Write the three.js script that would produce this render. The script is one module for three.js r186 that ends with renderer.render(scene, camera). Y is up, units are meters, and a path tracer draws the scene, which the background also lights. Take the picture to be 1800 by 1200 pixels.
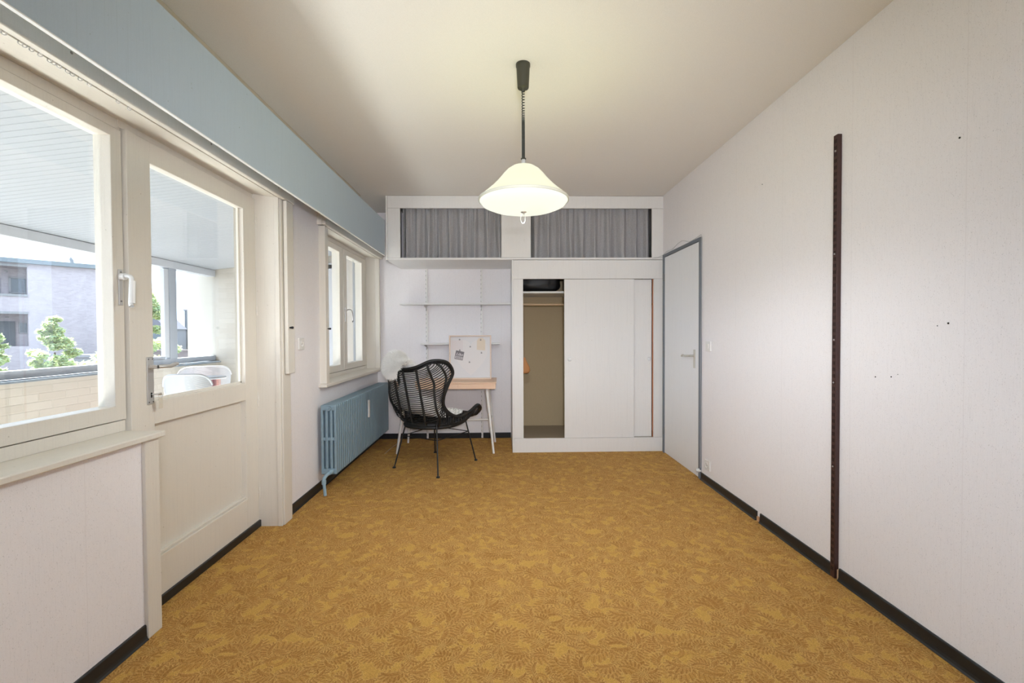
import * as THREE from 'three';
import { RoundedBoxGeometry } from 'three/addons/geometries/RoundedBoxGeometry.js';
import { mergeGeometries, mergeVertices } from 'three/addons/utils/BufferGeometryUtils.js';
import { ImprovedNoise } from 'three/addons/math/ImprovedNoise.js';

// ---------------------------------------------------------------- camera, sky, exposure
const scene = new THREE.Scene();
const camera = new THREE.PerspectiveCamera(73.74, 1.5, 0.05, 300);
camera.rotation.order = 'YXZ';
camera.position.set(0, 1.22, 0);
camera.rotation.set(THREE.MathUtils.degToRad(-1.05), THREE.MathUtils.degToRad(-1.33), THREE.MathUtils.degToRad(-0.269));
scene.add(camera);
const renderer = new THREE.WebGLRenderer({ antialias: true });
renderer.toneMapping = THREE.LinearToneMapping;
renderer.toneMappingExposure = 1.19;
renderer.shadowMap.enabled = true;
const SKY = 3.6;                                                   // bright hazy sky
scene.background = new THREE.Color().setRGB(0.82 * SKY, 0.95 * SKY, 1.2 * SKY);
const sun = new THREE.DirectionalLight(new THREE.Color().setRGB(1, 0.985, 0.96), 45);   // high sun on the street side; the loggia roof keeps it off the windows
sun.position.set(-30, 36, -3); sun.castShadow = true; sun.name = 'sun';
Object.assign(sun.shadow.camera, { left: -45, right: 45, top: 45, bottom: -45, near: 1, far: 160 }); sun.shadow.mapSize.set(4096, 4096);
scene.add(sun, sun.target);
const LAMP_CANDELA = 2.5, GLOW_CANDELA = 0.36, UPLIGHT_CANDELA = 6, FRONT_CANDELA = 16;

// ---------------------------------------------------------------- helpers
let seed = 7;
const rnd = () => { seed = (seed + 0x6d2b79f5) | 0; let t = Math.imul(seed ^ (seed >>> 15), 1 | seed); t = (t + Math.imul(t ^ (t >>> 7), 61 | t)) ^ t; return ((t ^ (t >>> 14)) >>> 0) / 4294967296; };
const rr = (a, b) => a + (b - a) * rnd();
const lerp = THREE.MathUtils.lerp;
const V = (x, y, z) => new THREE.Vector3(x, y, z);
const noise = new ImprovedNoise();
const names = new Map();
function numbered(n) { const k = names.get(n) ?? 0; names.set(n, k + 1); return k ? n + '_' + String(k).padStart(3, '0') : n; }

// uv in metres, laid out by the way each face points
function metreUV(g) {
  if (g.index) g = g.toNonIndexed();
  const p = g.attributes.position, uv = new Float32Array(p.count * 2), a = V(), b = V(), c = V(), n = V();
  for (let i = 0; i < p.count; i += 3) {
    a.fromBufferAttribute(p, i); b.fromBufferAttribute(p, i + 1); c.fromBufferAttribute(p, i + 2);
    n.copy(b).sub(a).cross(c.clone().sub(a));
    const ax = Math.abs(n.x), ay = Math.abs(n.y), az = Math.abs(n.z);
    [a, b, c].forEach((q, k) => {
      const [u, v] = ay >= ax && ay >= az ? [q.x, -q.z] : ax >= az ? [q.z, q.y] : [q.x, q.y];
      uv[(i + k) * 2] = u; uv[(i + k) * 2 + 1] = v;
    });
  }
  g.setAttribute('uv', new THREE.BufferAttribute(uv, 2));
  return g;
}
const clean = (g) => { g = g.index ? g.toNonIndexed() : g; for (const k of Object.keys(g.attributes)) if (!['position', 'normal', 'uv'].includes(k)) g.deleteAttribute(k); g.morphAttributes = {}; return g; };
function bx(x0, x1, y0, y1, z0, z1, r = 0) {                        // a box between two corners, edges rounded by r
  const w = Math.abs(x1 - x0), h = Math.abs(y1 - y0), d = Math.abs(z1 - z0);
  const rad = Math.min(r, w * 0.49, h * 0.49, d * 0.49);
  const g = rad > 0 ? new RoundedBoxGeometry(w, h, d, 1, rad) : new THREE.BoxGeometry(w, h, d);
  g.translate((x0 + x1) / 2, (y0 + y1) / 2, (z0 + z1) / 2);
  return metreUV(g);
}
function tube(pts, r, seg = 40, rad = 8, closed = false) {
  return new THREE.TubeGeometry(new THREE.CatmullRomCurve3(pts, closed), seg, r, rad, closed);
}
function rod(a, b, r0, r1 = r0, n = 12) {                           // straight round bar, tapering from r0 at a to r1 at b
  const d = b.clone().sub(a), g = new THREE.CylinderGeometry(r1, r0, d.length(), n);
  g.applyQuaternion(new THREE.Quaternion().setFromUnitVectors(V(0, 1, 0), d.clone().normalize()));
  g.translate((a.x + b.x) / 2, (a.y + b.y) / 2, (a.z + b.z) / 2);
  return g;
}
function lathe(pts, n = 48) { return new THREE.LatheGeometry(pts.map(([r, y]) => new THREE.Vector2(r, y)), n); }
function merged(geos) { geos = Array.isArray(geos) ? geos : [geos]; return geos.length === 1 ? geos[0] : mergeGeometries(geos.map(clean)); }
function extrudeZ(pts, z0, z1) {                                    // outline in x, y pushed from z0 to z1
  const g = new THREE.ExtrudeGeometry(new THREE.Shape(pts.map(([x, y]) => new THREE.Vector2(x, y))), { depth: Math.abs(z1 - z0), bevelEnabled: false });
  g.translate(0, 0, Math.min(z0, z1)); return metreUV(g);
}
const origin = new Map();
function thing(name, label, category, [x, y, z], group) {
  const o = new THREE.Group(); o.name = numbered(name); o.position.set(x, y, z); scene.add(o);
  o.userData = { label, category }; if (group) o.userData.group = group;
  origin.set(o, V(x, y, z)); return o;
}
function part(parent, name, geos, mat, extra = {}) {                // geometry is given in world metres and moved to its parent's origin
  const g = merged(geos), o = origin.get(parent) ?? V();
  g.translate(-o.x, -o.y, -o.z);
  const m = new THREE.Mesh(g, mat); m.name = name; m.castShadow = m.receiveShadow = true;
  Object.assign(m.userData, extra); parent.add(m); origin.set(m, o); return m;
}
function single(name, geos, mat, label, category, [x, y, z], group) { // a thing that is one mesh
  const g = merged(geos); g.translate(-x, -y, -z);
  const m = new THREE.Mesh(g, mat); m.name = numbered(name); m.position.set(x, y, z); m.castShadow = m.receiveShadow = true;
  m.userData = { label, category }; if (group) m.userData.group = group;
  scene.add(m); origin.set(m, V(x, y, z)); return m;
}
function struct(name, geos, mat, [x, y, z] = [0, 0, 0]) {
  let m;
  if (geos) { const g = merged(geos); g.translate(-x, -y, -z); m = new THREE.Mesh(g, mat); m.castShadow = m.receiveShadow = true; } else m = new THREE.Group();
  m.name = name; m.position.set(x, y, z); m.userData = { kind: 'structure' }; scene.add(m); origin.set(m, V(x, y, z)); return m;
}

// ---------------------------------------------------------------- textures
const lin = (r, g, b) => new THREE.Color().setRGB(r, g, b);
function canvasOf(w, h, draw) { const c = document.createElement('canvas'); c.width = w; c.height = h; draw(c.getContext('2d'), w, h); return c; }
function tex(c, rx, ry, srgb = true) {
  const t = new THREE.CanvasTexture(c); t.wrapS = t.wrapT = THREE.RepeatWrapping; t.repeat.set(rx, ry);
  t.colorSpace = srgb ? THREE.SRGBColorSpace : THREE.NoColorSpace; t.magFilter = THREE.LinearFilter; return t;
}
function grain(ctx, w, h, amount, tint = [1, 1, 1]) {
  const im = ctx.getImageData(0, 0, w, h), d = im.data;
  for (let i = 0; i < d.length; i += 4) { const n = (rnd() + rnd() - 1) * amount; for (let c = 0; c < 3; c++) d[i + c] = Math.max(0, Math.min(255, d[i + c] + n * tint[c])); }
  ctx.putImageData(im, 0, 0);
}
function wrapDraw(w, h, x, y, reach, f) { for (const dx of [-w, 0, w]) for (const dy of [-h, 0, h]) if (x + dx > -reach && x + dx < w + reach && y + dy > -reach && y + dy < h + reach) f(x + dx, y + dy); }

// wallpaper: off-white, fine upright ribs and small grey flecks; one tile is two rolls wide (1.06 m)
function wallpaperCanvas(base, fleck) {
  return canvasOf(1536, 1536, (ctx, w, h) => {
    ctx.fillStyle = base; ctx.fillRect(0, 0, w, h);
    for (let i = 0; i < 9000; i++) {
      const x = rnd() * w, y = rnd() * h, l = rr(14, 90), a = rr(0.008, 0.03);
      ctx.fillStyle = rnd() < 0.5 ? `rgba(255,255,255,${a})` : `rgba(120,112,108,${a})`;
      wrapDraw(w, h, x, y, 90, (X, Y) => ctx.fillRect(X, Y, rr(1, 3), l));
    }
    for (let i = 0; i < 9000; i++) {
      const x = rnd() * w, y = rnd() * h; ctx.fillStyle = `rgba(${fleck},${rr(0.06, 0.36)})`;
      const rw = rr(0.8, 2), rh = rr(1, 5);
      wrapDraw(w, h, x, y, 8, (X, Y) => ctx.fillRect(X, Y, rw, rh));
    }
    ctx.fillStyle = 'rgba(120,112,110,0.13)'; ctx.fillRect(0, 0, 1.5, h); ctx.fillRect(w / 2, 0, 1.5, h);
    grain(ctx, w, h, 7);
  });
}
const wpCanvas = wallpaperCanvas('rgb(243,239,240)', '110,104,104');
const wpMap = tex(wpCanvas, 1 / 1.06, 1 / 1.06), wpBump = tex(wpCanvas, 1 / 1.06, 1 / 1.06, false);
const M = {};
M.wallpaper = new THREE.MeshStandardMaterial({ map: wpMap, bumpMap: wpBump, bumpScale: 0.0005, roughness: 0.85 });

M.lining = new THREE.MeshStandardMaterial({ map: tex(wallpaperCanvas('rgb(184,166,134)', '90,78,56'), 1 / 1.06, 1 / 1.06), roughness: 0.9 });  // darker and browner than the room wallpaper, to keep the wardrobe inside dark

// carpet: sculpted damask of leaf sprays, scrolls and rosettes
const CARPET = 1.5;
function carpetCanvas(bump) {
  const S = 2048, k = S / CARPET; seed = 4242;
  return canvasOf(S, S, (ctx) => {
    ctx.fillStyle = bump ? 'rgb(120,120,120)' : 'rgb(209,161,78)'; ctx.fillRect(0, 0, S, S);
    const dark = bump ? ['rgba(190,190,190,0.9)'] : ['rgba(186,135,64,0.6)', 'rgba(190,139,68,0.6)', 'rgba(178,126,56,0.62)', 'rgba(188,134,66,0.55)'];
    const light = bump ? 'rgba(70,70,70,0.7)' : 'rgba(219,175,100,0.85)', edge = bump ? 'rgba(80,80,80,0.5)' : 'rgba(146,98,40,0.62)';
    // one curling acanthus leaf: a bent spine with rounded lobes on both sides, light veins and a light rim
    const leaf = (x, y, a, l, q) => {
      const sp = (t) => { const c = a + q * (0.25 + 1.5 * t * t), r = l * t; return [x + Math.cos(a + q * 0.9 * t) * r, y + Math.sin(a + q * 0.9 * t) * r, c]; };
      for (let pass = 0; pass < 2; pass++) for (let i = 0; i <= 8; i++) {
        const t = i / 8, [px, py, c] = sp(t), w = l * 0.20 * Math.sin(Math.PI * (0.14 + 0.8 * t));
        for (const s of i === 8 ? [0] : [-1, 1]) {
          const ca = c + s * (1.0 - 0.35 * t), ln = w * (s ? 1.7 : 1.3);
          ctx.beginPath(); ctx.ellipse(px + Math.cos(ca) * ln * 0.55, py + Math.sin(ca) * ln * 0.55, ln * 0.62, ln * 0.27, ca, 0, 7);
          if (!pass) { ctx.lineWidth = 5; ctx.strokeStyle = light; ctx.stroke(); } else { ctx.fill(); ctx.lineWidth = 3.2; ctx.strokeStyle = edge; ctx.beginPath(); ctx.moveTo(px, py); ctx.lineTo(px + Math.cos(ca) * ln, py + Math.sin(ca) * ln); ctx.stroke(); }
        }
      }
      ctx.strokeStyle = light; ctx.lineWidth = 2.2; ctx.beginPath(); for (let t = 0; t <= 0.95; t += 0.05) { const [px, py] = sp(t); ctx[t ? 'lineTo' : 'moveTo'](px, py); } ctx.stroke();
    };
    const bloom = (x, y, a, s) => { for (const [n, r, l] of [[11, 0.55, 0.42], [8, 0.28, 0.32]]) for (let i = 0; i < n; i++) { const c = a + i * 6.283 / n; ctx.beginPath(); ctx.ellipse(x + Math.cos(c) * s * r, y + Math.sin(c) * s * r, s * l * 0.6, s * l * 0.3, c + 0.3, 0, 7); ctx.fill(); ctx.lineWidth = 2; ctx.strokeStyle = light; ctx.stroke(); ctx.beginPath(); ctx.moveTo(x + Math.cos(c) * s * (r - l * 0.4), y + Math.sin(c) * s * (r - l * 0.4)); ctx.lineTo(x + Math.cos(c) * s * (r + l * 0.4), y + Math.sin(c) * s * (r + l * 0.4)); ctx.lineWidth = 1.2; ctx.strokeStyle = edge; ctx.stroke(); } };
    const curl = (x, y, a, s, q, col) => { for (const [lw, c, f] of [[s * 0.26, col, 1], [2.2, light, 1]]) { ctx.strokeStyle = c; ctx.lineWidth = lw; ctx.lineCap = 'round'; ctx.beginPath(); for (let t = 0; t <= 1.001; t += 0.05) { const r = s * (0.6 - 0.42 * t) * f, c2 = a + q * t * 4.6; ctx[t ? 'lineTo' : 'moveTo'](x + Math.cos(c2) * r, y + Math.sin(c2) * r); } ctx.stroke(); } };
    const n = 16;
    for (let j = 0; j < n; j++) for (let i = 0; i < n; i++) {
      const x = ((i + 0.5 * (j % 2) + rr(-0.2, 0.2)) / n) * S, y = ((j + rr(-0.2, 0.2)) / n) * S, a = rnd() * 6.28, q = rnd() < 0.5 ? -1 : 1, s = rr(0.062, 0.085) * k, cols = [...Array(6)].map(() => dark[Math.floor(rnd() * dark.length)]), kind = (i * 3 + j * 2 + (rnd() < 0.3 ? 1 : 0)) % 5, ang = [...Array(6)].map((_, m) => a + m * 1.05 + rr(-0.2, 0.2)), len = [...Array(6)].map(() => s * rr(0.8, 1.2));
      wrapDraw(S, S, x, y, s * 2.2, (X, Y) => {
        if (kind === 0) { for (let m = 0; m < 5; m++) { ctx.fillStyle = cols[m]; leaf(X, Y, ang[m], len[m], m % 2 ? 1 : -1); } ctx.fillStyle = cols[0]; bloom(X, Y, a, s * 0.34); }
        else if (kind < 3) { for (let m = 0; m < 4; m++) { ctx.fillStyle = cols[m]; leaf(X - Math.cos(a) * s * 0.6, Y - Math.sin(a) * s * 0.6, a + (m - 1.5) * 0.62, len[m] * (1.5 - 0.15 * Math.abs(m - 1.5)), m < 2 ? -1 : 1); } curl(X - Math.cos(a) * s * 0.75, Y - Math.sin(a) * s * 0.75, a, s * 0.5, q, cols[5]); }
        else if (kind === 3) { ctx.fillStyle = cols[1]; bloom(X, Y, a, s * 0.7); for (let m = 0; m < 2; m++) { ctx.fillStyle = cols[m]; leaf(X + Math.cos(ang[m * 3]) * s * 0.5, Y + Math.sin(ang[m * 3]) * s * 0.5, ang[m * 3] + q * 0.5, s * 0.9, q); } }
        else { curl(X, Y, a, s * 0.85, q, cols[0]); for (let m = 0; m < 3; m++) { ctx.fillStyle = cols[m]; leaf(X + Math.cos(a + m * 2.1) * s * 0.4, Y + Math.sin(a + m * 2.1) * s * 0.4, a + m * 2.1, s * 1.0, q); } }
      });
    }
    for (let i = 0; i < 14; i++) { const x = rnd() * S, y = rnd() * S, r = rr(0.05, 0.16) * k; wrapDraw(S, S, x, y, r, (X, Y) => { for (let m = 0; m < 260; m++) { const c = rnd() * 6.283, d = Math.sqrt(rnd()) * r; ctx.fillStyle = bump ? 'rgba(110,110,110,0.05)' : 'rgba(120,84,40,0.05)'; ctx.fillRect(X + Math.cos(c) * d, Y + Math.sin(c) * d, rr(3, 12), rr(3, 12)); } }); }
    grain(ctx, S, S, bump ? 90 : 76, [1, 0.9, 0.7]);
  });
}
M.carpet = new THREE.MeshStandardMaterial({ map: tex(carpetCanvas(false), 1 / CARPET, 1 / CARPET), bumpMap: tex(carpetCanvas(true), 1 / CARPET, 1 / CARPET, false), bumpScale: 0.004, roughness: 1 });
seed = 99;
// brushed paint: faint strokes and dirt specks, neutral so that one canvas serves every painted colour
const paintCanvas = canvasOf(1024, 1024, (ctx, w, h) => {
  ctx.fillStyle = 'rgb(248,248,248)'; ctx.fillRect(0, 0, w, h);
  for (let i = 0; i < 1600; i++) { ctx.fillStyle = rnd() < 0.5 ? 'rgba(255,255,255,0.06)' : 'rgba(205,200,190,0.035)'; const x = rnd() * w, y = rnd() * h, l = rr(40, 300), t = rr(1, 4); wrapDraw(w, h, x, y, 300, (X, Y) => ctx.fillRect(X, Y, t, l)); }
  for (let i = 0; i < 60; i++) { ctx.fillStyle = `rgba(120,105,85,${rr(0.1, 0.35)})`; const x = rnd() * w, y = rnd() * h, r = rr(0.8, 2.2); ctx.beginPath(); ctx.ellipse(x, y, r, r * rr(0.5, 2), rnd() * 3, 0, 7); ctx.fill(); }
  grain(ctx, w, h, 5);
});
const paintMap = tex(paintCanvas, 1, 1), paintBump = tex(paintCanvas, 1, 1, false);
const paint = (r, g, b, rough = 0.5) => new THREE.MeshStandardMaterial({ color: lin(r, g, b), map: paintMap, bumpMap: paintBump, bumpScale: 0.0006, roughness: rough });
const plain = (r, g, b, rough = 0.6, metal = 0) => new THREE.MeshStandardMaterial({ color: lin(r, g, b), roughness: rough, metalness: metal });
M.ivory = paint(0.83, 0.78, 0.695, 0.42);                            // window and door joinery
M.white = paint(0.87, 0.86, 0.845, 0.5);                            // cupboards
M.leaf = paint(0.92, 0.925, 0.94, 0.45);                             // right-hand door
M.ceiling = new THREE.MeshStandardMaterial({ color: lin(0.89, 0.86, 0.82), roughness: 0.95, map: tex(canvasOf(512, 512, (ctx, w, h) => { ctx.fillStyle = 'rgb(251,251,251)'; ctx.fillRect(0, 0, w, h); grain(ctx, w, h, 10); }), 2, 2) });
M.blue = paint(0.47, 0.565, 0.65, 0.8);
M.radiator = paint(0.24, 0.345, 0.415, 0.4);
M.greyframe = paint(0.19, 0.215, 0.25, 0.5);
M.skirting = plain(0.012, 0.014, 0.016, 0.35);
M.black = plain(0.01, 0.01, 0.011, 0.5);
M.rattan = plain(0.0065, 0.0065, 0.0065, 0.55);
M.brown = plain(0.055, 0.022, 0.018, 0.45);
M.slot = plain(0.008, 0.006, 0.006, 0.9);
M.plastic = plain(0.80, 0.78, 0.75, 0.35);
M.chrome = plain(0.75, 0.75, 0.75, 0.3, 0.9);
M.alu = plain(0.62, 0.61, 0.6, 0.42, 0.75);
M.enamel = plain(0.85, 0.85, 0.84, 0.25);
M.steelwhite = plain(0.82, 0.80, 0.77, 0.4);
M.glass = new THREE.MeshPhysicalMaterial({ color: lin(0.97, 0.985, 0.985), transmission: 1, thickness: 0, roughness: 0, ior: 1.5, specularIntensity: 0.8 });
M.rawwood = plain(0.62, 0.25, 0.13, 0.7);
M.rug = plain(0.03, 0.03, 0.03, 0.9);
const woodCanvas = canvasOf(1024, 512, (ctx, w, h) => {
  ctx.fillStyle = 'rgb(241,206,178)'; ctx.fillRect(0, 0, w, h);
  for (let i = 0; i < 420; i++) { const y = rnd() * h, a = rr(0.03, 0.13); ctx.strokeStyle = `rgba(${rnd() < 0.6 ? '170,112,70' : '244,214,184'},${a})`; ctx.lineWidth = rr(0.6, 2.6); ctx.beginPath(); for (let x = -10; x <= w + 10; x += 40) ctx.lineTo(x, y + 7 * noise.noise(x * 0.004, y * 0.01, 3) + 2 * Math.sin(x * 0.012 + i)); ctx.stroke(); }
  for (const [x, y] of [[330, 180], [760, 380]]) for (let r = 3; r < 26; r += 3) { ctx.strokeStyle = `rgba(150,92,54,${0.4 - r * 0.013})`; ctx.lineWidth = 1.6; ctx.beginPath(); ctx.ellipse(x, y, r * 1.7, r * 0.7, 0, 0, 7); ctx.stroke(); }
  grain(ctx, w, h, 8);
});
M.wood = new THREE.MeshStandardMaterial({ map: tex(woodCanvas, 1.4, 2.6), roughness: 0.55 });
M.palewood = new THREE.MeshStandardMaterial({ color: lin(1, 0.97, 0.94), map: tex(canvasOf(256, 256, (ctx, w, h) => { ctx.fillStyle = 'rgb(234,215,200)'; ctx.fillRect(0, 0, w, h); for (let i = 0; i < 120; i++) { ctx.fillStyle = `rgba(190,150,125,${rr(0.03, 0.1)})`; ctx.fillRect(0, rnd() * h, w, rr(0.5, 2)); } grain(ctx, w, h, 6); }), 3, 3), roughness: 0.6 });
const clothCanvas = canvasOf(512, 512, (ctx, w, h) => {
  ctx.fillStyle = 'rgb(170,169,172)'; ctx.fillRect(0, 0, w, h);
  for (let i = 0; i < 15000; i++) { const v = rnd() < 0.5 ? 112 : 226; ctx.fillStyle = `rgba(${v},${v},${v + 3},${rr(0.15, 0.55)})`; const x = rnd() * w, y = rnd() * h; rnd() < 0.5 ? ctx.fillRect(x, y, rr(2, 8), 1.3) : ctx.fillRect(x, y, 1.3, rr(2, 8)); }
  grain(ctx, w, h, 16);
});
M.cloth = new THREE.MeshStandardMaterial({ map: tex(clothCanvas, 2.6, 2.6), bumpMap: tex(clothCanvas, 2.6, 2.6, false), bumpScale: 0.001, roughness: 1, side: THREE.DoubleSide });
const brickFace = (base, joint) => canvasOf(1024, 1024, (ctx, w, h) => {
  ctx.fillStyle = joint; ctx.fillRect(0, 0, w, h); const rows = 24, cols = 8;
  for (let j = 0; j < rows; j++) for (let i = -1; i <= cols; i++) { const v = rr(-7, 7); ctx.fillStyle = `rgb(${base[0] + v},${base[1] + v},${base[2] + v})`; ctx.fillRect((i + (j % 2) * 0.5) * w / cols + 2, j * h / rows + 4, w / cols - 5, h / rows - 8); }
  grain(ctx, w, h, 10);
});
M.farbrick = new THREE.MeshStandardMaterial({ map: tex(brickFace([152, 145, 146], 'rgb(160,152,154)'), 1 / 1.76, 1 / 1.8), roughness: 0.95 });
M.cream = paint(0.50, 0.455, 0.385, 0.7);
M.roofboard = paint(0.40, 0.415, 0.435, 0.6);
M.loggiaframe = paint(0.36, 0.385, 0.42, 0.5);
M.loggiawhite = paint(0.55, 0.56, 0.58, 0.5);
M.outer = paint(0.42, 0.38, 0.32, 0.9);
M.loggiaglass = M.glass.clone(); M.loggiaglass.specularIntensity = 0.3;
M.bluestone = plain(0.16, 0.19, 0.22, 0.6);
M.concrete = plain(0.55, 0.53, 0.50, 0.9);
M.palebounce = plain(0.76, 0.755, 0.74, 0.7);
M.paving = plain(0.12, 0.12, 0.12, 1);
M.render = plain(0.2, 0.2, 0.205, 0.9);
M.palerender = plain(0.14, 0.155, 0.165, 0.9);
M.pink = plain(0.165, 0.135, 0.13, 0.9);
M.lilac = plain(0.13, 0.128, 0.145, 0.9);
M.darkpane = new THREE.MeshStandardMaterial({ color: lin(0.08, 0.1, 0.11), roughness: 0.15 });

// ---------------------------------------------------------------- room shell
const XL = -1.435, XR = 1.655, H = 2.61, ZB = -5.3, ZF = 2.2, XO = -1.68;
struct('floor', bx(XO, XR + 0.2, -0.2, 0, ZB - 0.2, ZF + 0.2), M.carpet, [0, -0.2, -1.5]);
struct('ceiling', bx(XO - 0.05, XR + 0.2, H, H + 0.25, ZB - 0.2, ZF + 0.2), M.ceiling, [0, H, -1.5]);
const W1Z = 0.25, DZ = -2.914, PZ = -1.911, W2A = -3.685, W2B = -5.275, HEAD = 2.12, SILL = 0.8;
const wallPieces = (a, b) => [bx(a, b, HEAD, H, ZF, ZB), bx(a, b, 0, HEAD, ZF, W1Z), bx(a, b, 0, SILL, W1Z, PZ + 0.04), bx(a, b, 0, HEAD, DZ, W2A), bx(a, b, 0, SILL, W2A, ZB), bx(a, b, SILL, HEAD, W2B, ZB)];
const wallLeft = struct('wall_left', wallPieces(XO + 0.05, XL), M.wallpaper, [XL, 0, -1.5]);
part(wallLeft, 'outer_brickwork', wallPieces(XO, XO + 0.05), M.outer);
const wallRight = struct('wall_right', [bx(XR, XR + 0.2, 0, H, ZF, -3.72), bx(XR, XR + 0.2, 2.005, H, -3.72, -4.6), bx(XR, XR + 0.2, 0, H, -4.6, ZB)], M.wallpaper, [XR, 0, -1.5]);
struct('wall_back', bx(XO, XR + 0.2, 0, H, ZB, ZB - 0.2), M.wallpaper, [0, 0, ZB]);
struct('wall_front', [bx(XO, -0.5, 0, H, ZF, ZF + 0.2), bx(0.9, XR + 0.2, 0, H, ZF, ZF + 0.2), bx(-0.5, 0.9, 0, 0.9, ZF, ZF + 0.2), bx(-0.5, 0.9, 2.2, H, ZF, ZF + 0.2)], M.wallpaper, [0, 0, ZF]);
for (const [y, z, r] of [[1.916, -1.615, 0.0035], [2.153, -2.859, 0.003], [1.249, -1.648, 0.0035], [1.019, -1.974, 0.0028], [1.027, -1.892, 0.0028], [1.24, -1.69, 0.0018], [1.04, -1.86, 0.0016]])
  part(wallRight, 'nail_hole', rod(V(XR - 0.0015, y, z), V(XR + 0.002, y, z), r, r, 8), M.slot);

// skirting: black cove with a thin toe on the carpet
function cove(z0, z1, x, dir) { return extrudeZ([[0, 0], [0.018, 0], [0.018, 0.002], [0.0125, 0.007], [0.0095, 0.017], [0.0085, 0.056], [0.006, 0.06], [0, 0.06]].map(([a, b]) => [x + dir * a, b]), z0, z1); }
const baseR = struct('baseboard_right', null, null, [XR, 0, -2]);
for (const [a, b] of [[-3.715, -2.892], [-2.853, -2.222], [-2.172, 2.2]]) part(baseR, 'skirting_length', cove(a, b, XR, -1), M.skirting);
part(baseR, 'wood_plug', bx(XR - 0.012, XR, 0, 0.032, -2.886, -2.862, 0.004), plain(0.6, 0.34, 0.18, 0.8), { label: 'bare orange wood in the gap of the skirting' });
part(baseR, 'wood_plug', bx(XR - 0.008, XR, 0, 0.05, -2.188, -2.176, 0.003), plain(0.62, 0.42, 0.25, 0.8));
const baseL = struct('baseboard_left', null, null, [XL, 0, -2]);
part(baseL, 'skirting_length', cove(-1.835, 2.2, XL, 1), M.skirting);
part(baseL, 'skirting_length', cove(-5.29, -3.032, XL, 1), M.skirting);
struct('baseboard_back', bx(XL + 0.011, 0.105, 0, 0.062, ZB, ZB + 0.012, 0.003), M.skirting, [-0.6, 0, ZB]);

// ---------------------------------------------------------------- left wall joinery
const XD = -1.545, XW = -1.56;
const trim1 = struct('trim_1', null, null, [-1.4, 2.075, -1.5]);     // boards above the balcony door and the large window
part(trim1, 'head_board', bx(-1.396, -1.366, 2.075, 2.26, W1Z, -3.064, 0.006), M.ivory);
part(trim1, 'soffit', extrudeZ([[-1.65, 2.1], [-1.55, 2.1], [-1.403, 2.077], [-1.403, 2.09], [-1.55, 2.12], [-1.65, 2.12]], W1Z, DZ), M.ivory);
part(trim1, 'cap_board', bx(XL, -1.366, 2.26, 2.28, W1Z, -3.064), M.ivory);
part(trim1, 'end_block', bx(XL, -1.396, 2.076, 2.26, -3.05, -3.064), M.ivory);
for (const z of [-1.5, -2.2, -2.85]) part(trim1, 'screw_head', rod(V(-1.367, 2.12, z), V(-1.364, 2.12, z), 0.005, 0.004, 10), plain(0.35, 0.31, 0.27, 0.6));
for (const px of [18, 24, 37, 46, 73, 80, 91, 105, 121, 127, 136, 150, 158, 171, 186, 233, 252]) {
  const z = -1.4 * 800 / (886 - px), ring = new THREE.TorusGeometry(0.0055, 0.0016, 6, 12); ring.rotateY(rr(0.2, 1.2)); ring.translate(-1.3995, 2.073, z);
  part(trim1, 'curtain_glider', ring, M.plastic);
}
const trim2 = struct('trim_2', null, null, [-1.45, 0, -2.97]);       // casing beside the balcony door
part(trim2, 'jamb', bx(-1.65, -1.405, 0, 2.1, DZ + 0.004, DZ - 0.02), M.ivory);
part(trim2, 'bead', bx(-1.425, -1.397, 0, 2.098, DZ + 0.010, DZ - 0.003, 0.003), M.ivory);
part(trim2, 'casing', bx(XL - 0.01, -1.39, 0, 2.075, DZ - 0.006, -3.03, 0.004), M.ivory);
const cover = part(trim2, 'strap_cover', bx(-1.386, -1.362, 0.965, 2.07, -2.942, -3.034, 0.004), M.ivory);
part(cover, 'knob', [rod(V(-1.364, 1.262, -2.962), V(-1.345, 1.262, -2.962), 0.004, 0.008, 12), rod(V(-1.345, 1.262, -2.962), V(-1.338, 1.262, -2.962), 0.0085, 0.007, 12)], M.black);
const post = struct('trim_3', [bx(-1.65, -1.42, 0, 0.8, PZ, -1.837, 0.003)], M.ivory, [-1.5, 0, -1.874]);
struct('trim_4', [bx(-1.65, -1.398, 0.8, 0.823, W1Z, -1.921, 0.005)], M.ivory, [-1.5, 0.8, -0.5]);   // sill board of the large window

// large fixed window beside the balcony door
const win1 = struct('window_1', null, null, [XW, 0.823, -0.5]);
part(win1, 'frame', [bx(-1.64, -1.565, 0.823, 0.868, W1Z, -1.924, 0.002), bx(-1.64, -1.565, 2.06, 2.1, W1Z, -1.924, 0.002), bx(-1.64, -1.57, 0.868, 2.06, W1Z, W1Z - 0.05)], M.ivory);
for (const [za, zb] of [[0.2, -1.924]]) {
  const s = part(win1, 'sash', [bx(-1.63, XW, 0.872, 2.058, zb, zb + 0.053, 0.003), bx(-1.63, XW, 0.872, 2.058, za, za - 0.053, 0.003), bx(-1.63, XW, 0.872, 0.931, zb + 0.05, za - 0.05, 0.003), bx(-1.63, XW, 2.02, 2.058, zb + 0.05, za - 0.05, 0.003)], M.ivory);
  part(s, 'pane', bx(-1.606, -1.602, 0.925, 2.025, zb + 0.048, za - 0.048), M.glass);
}
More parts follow.
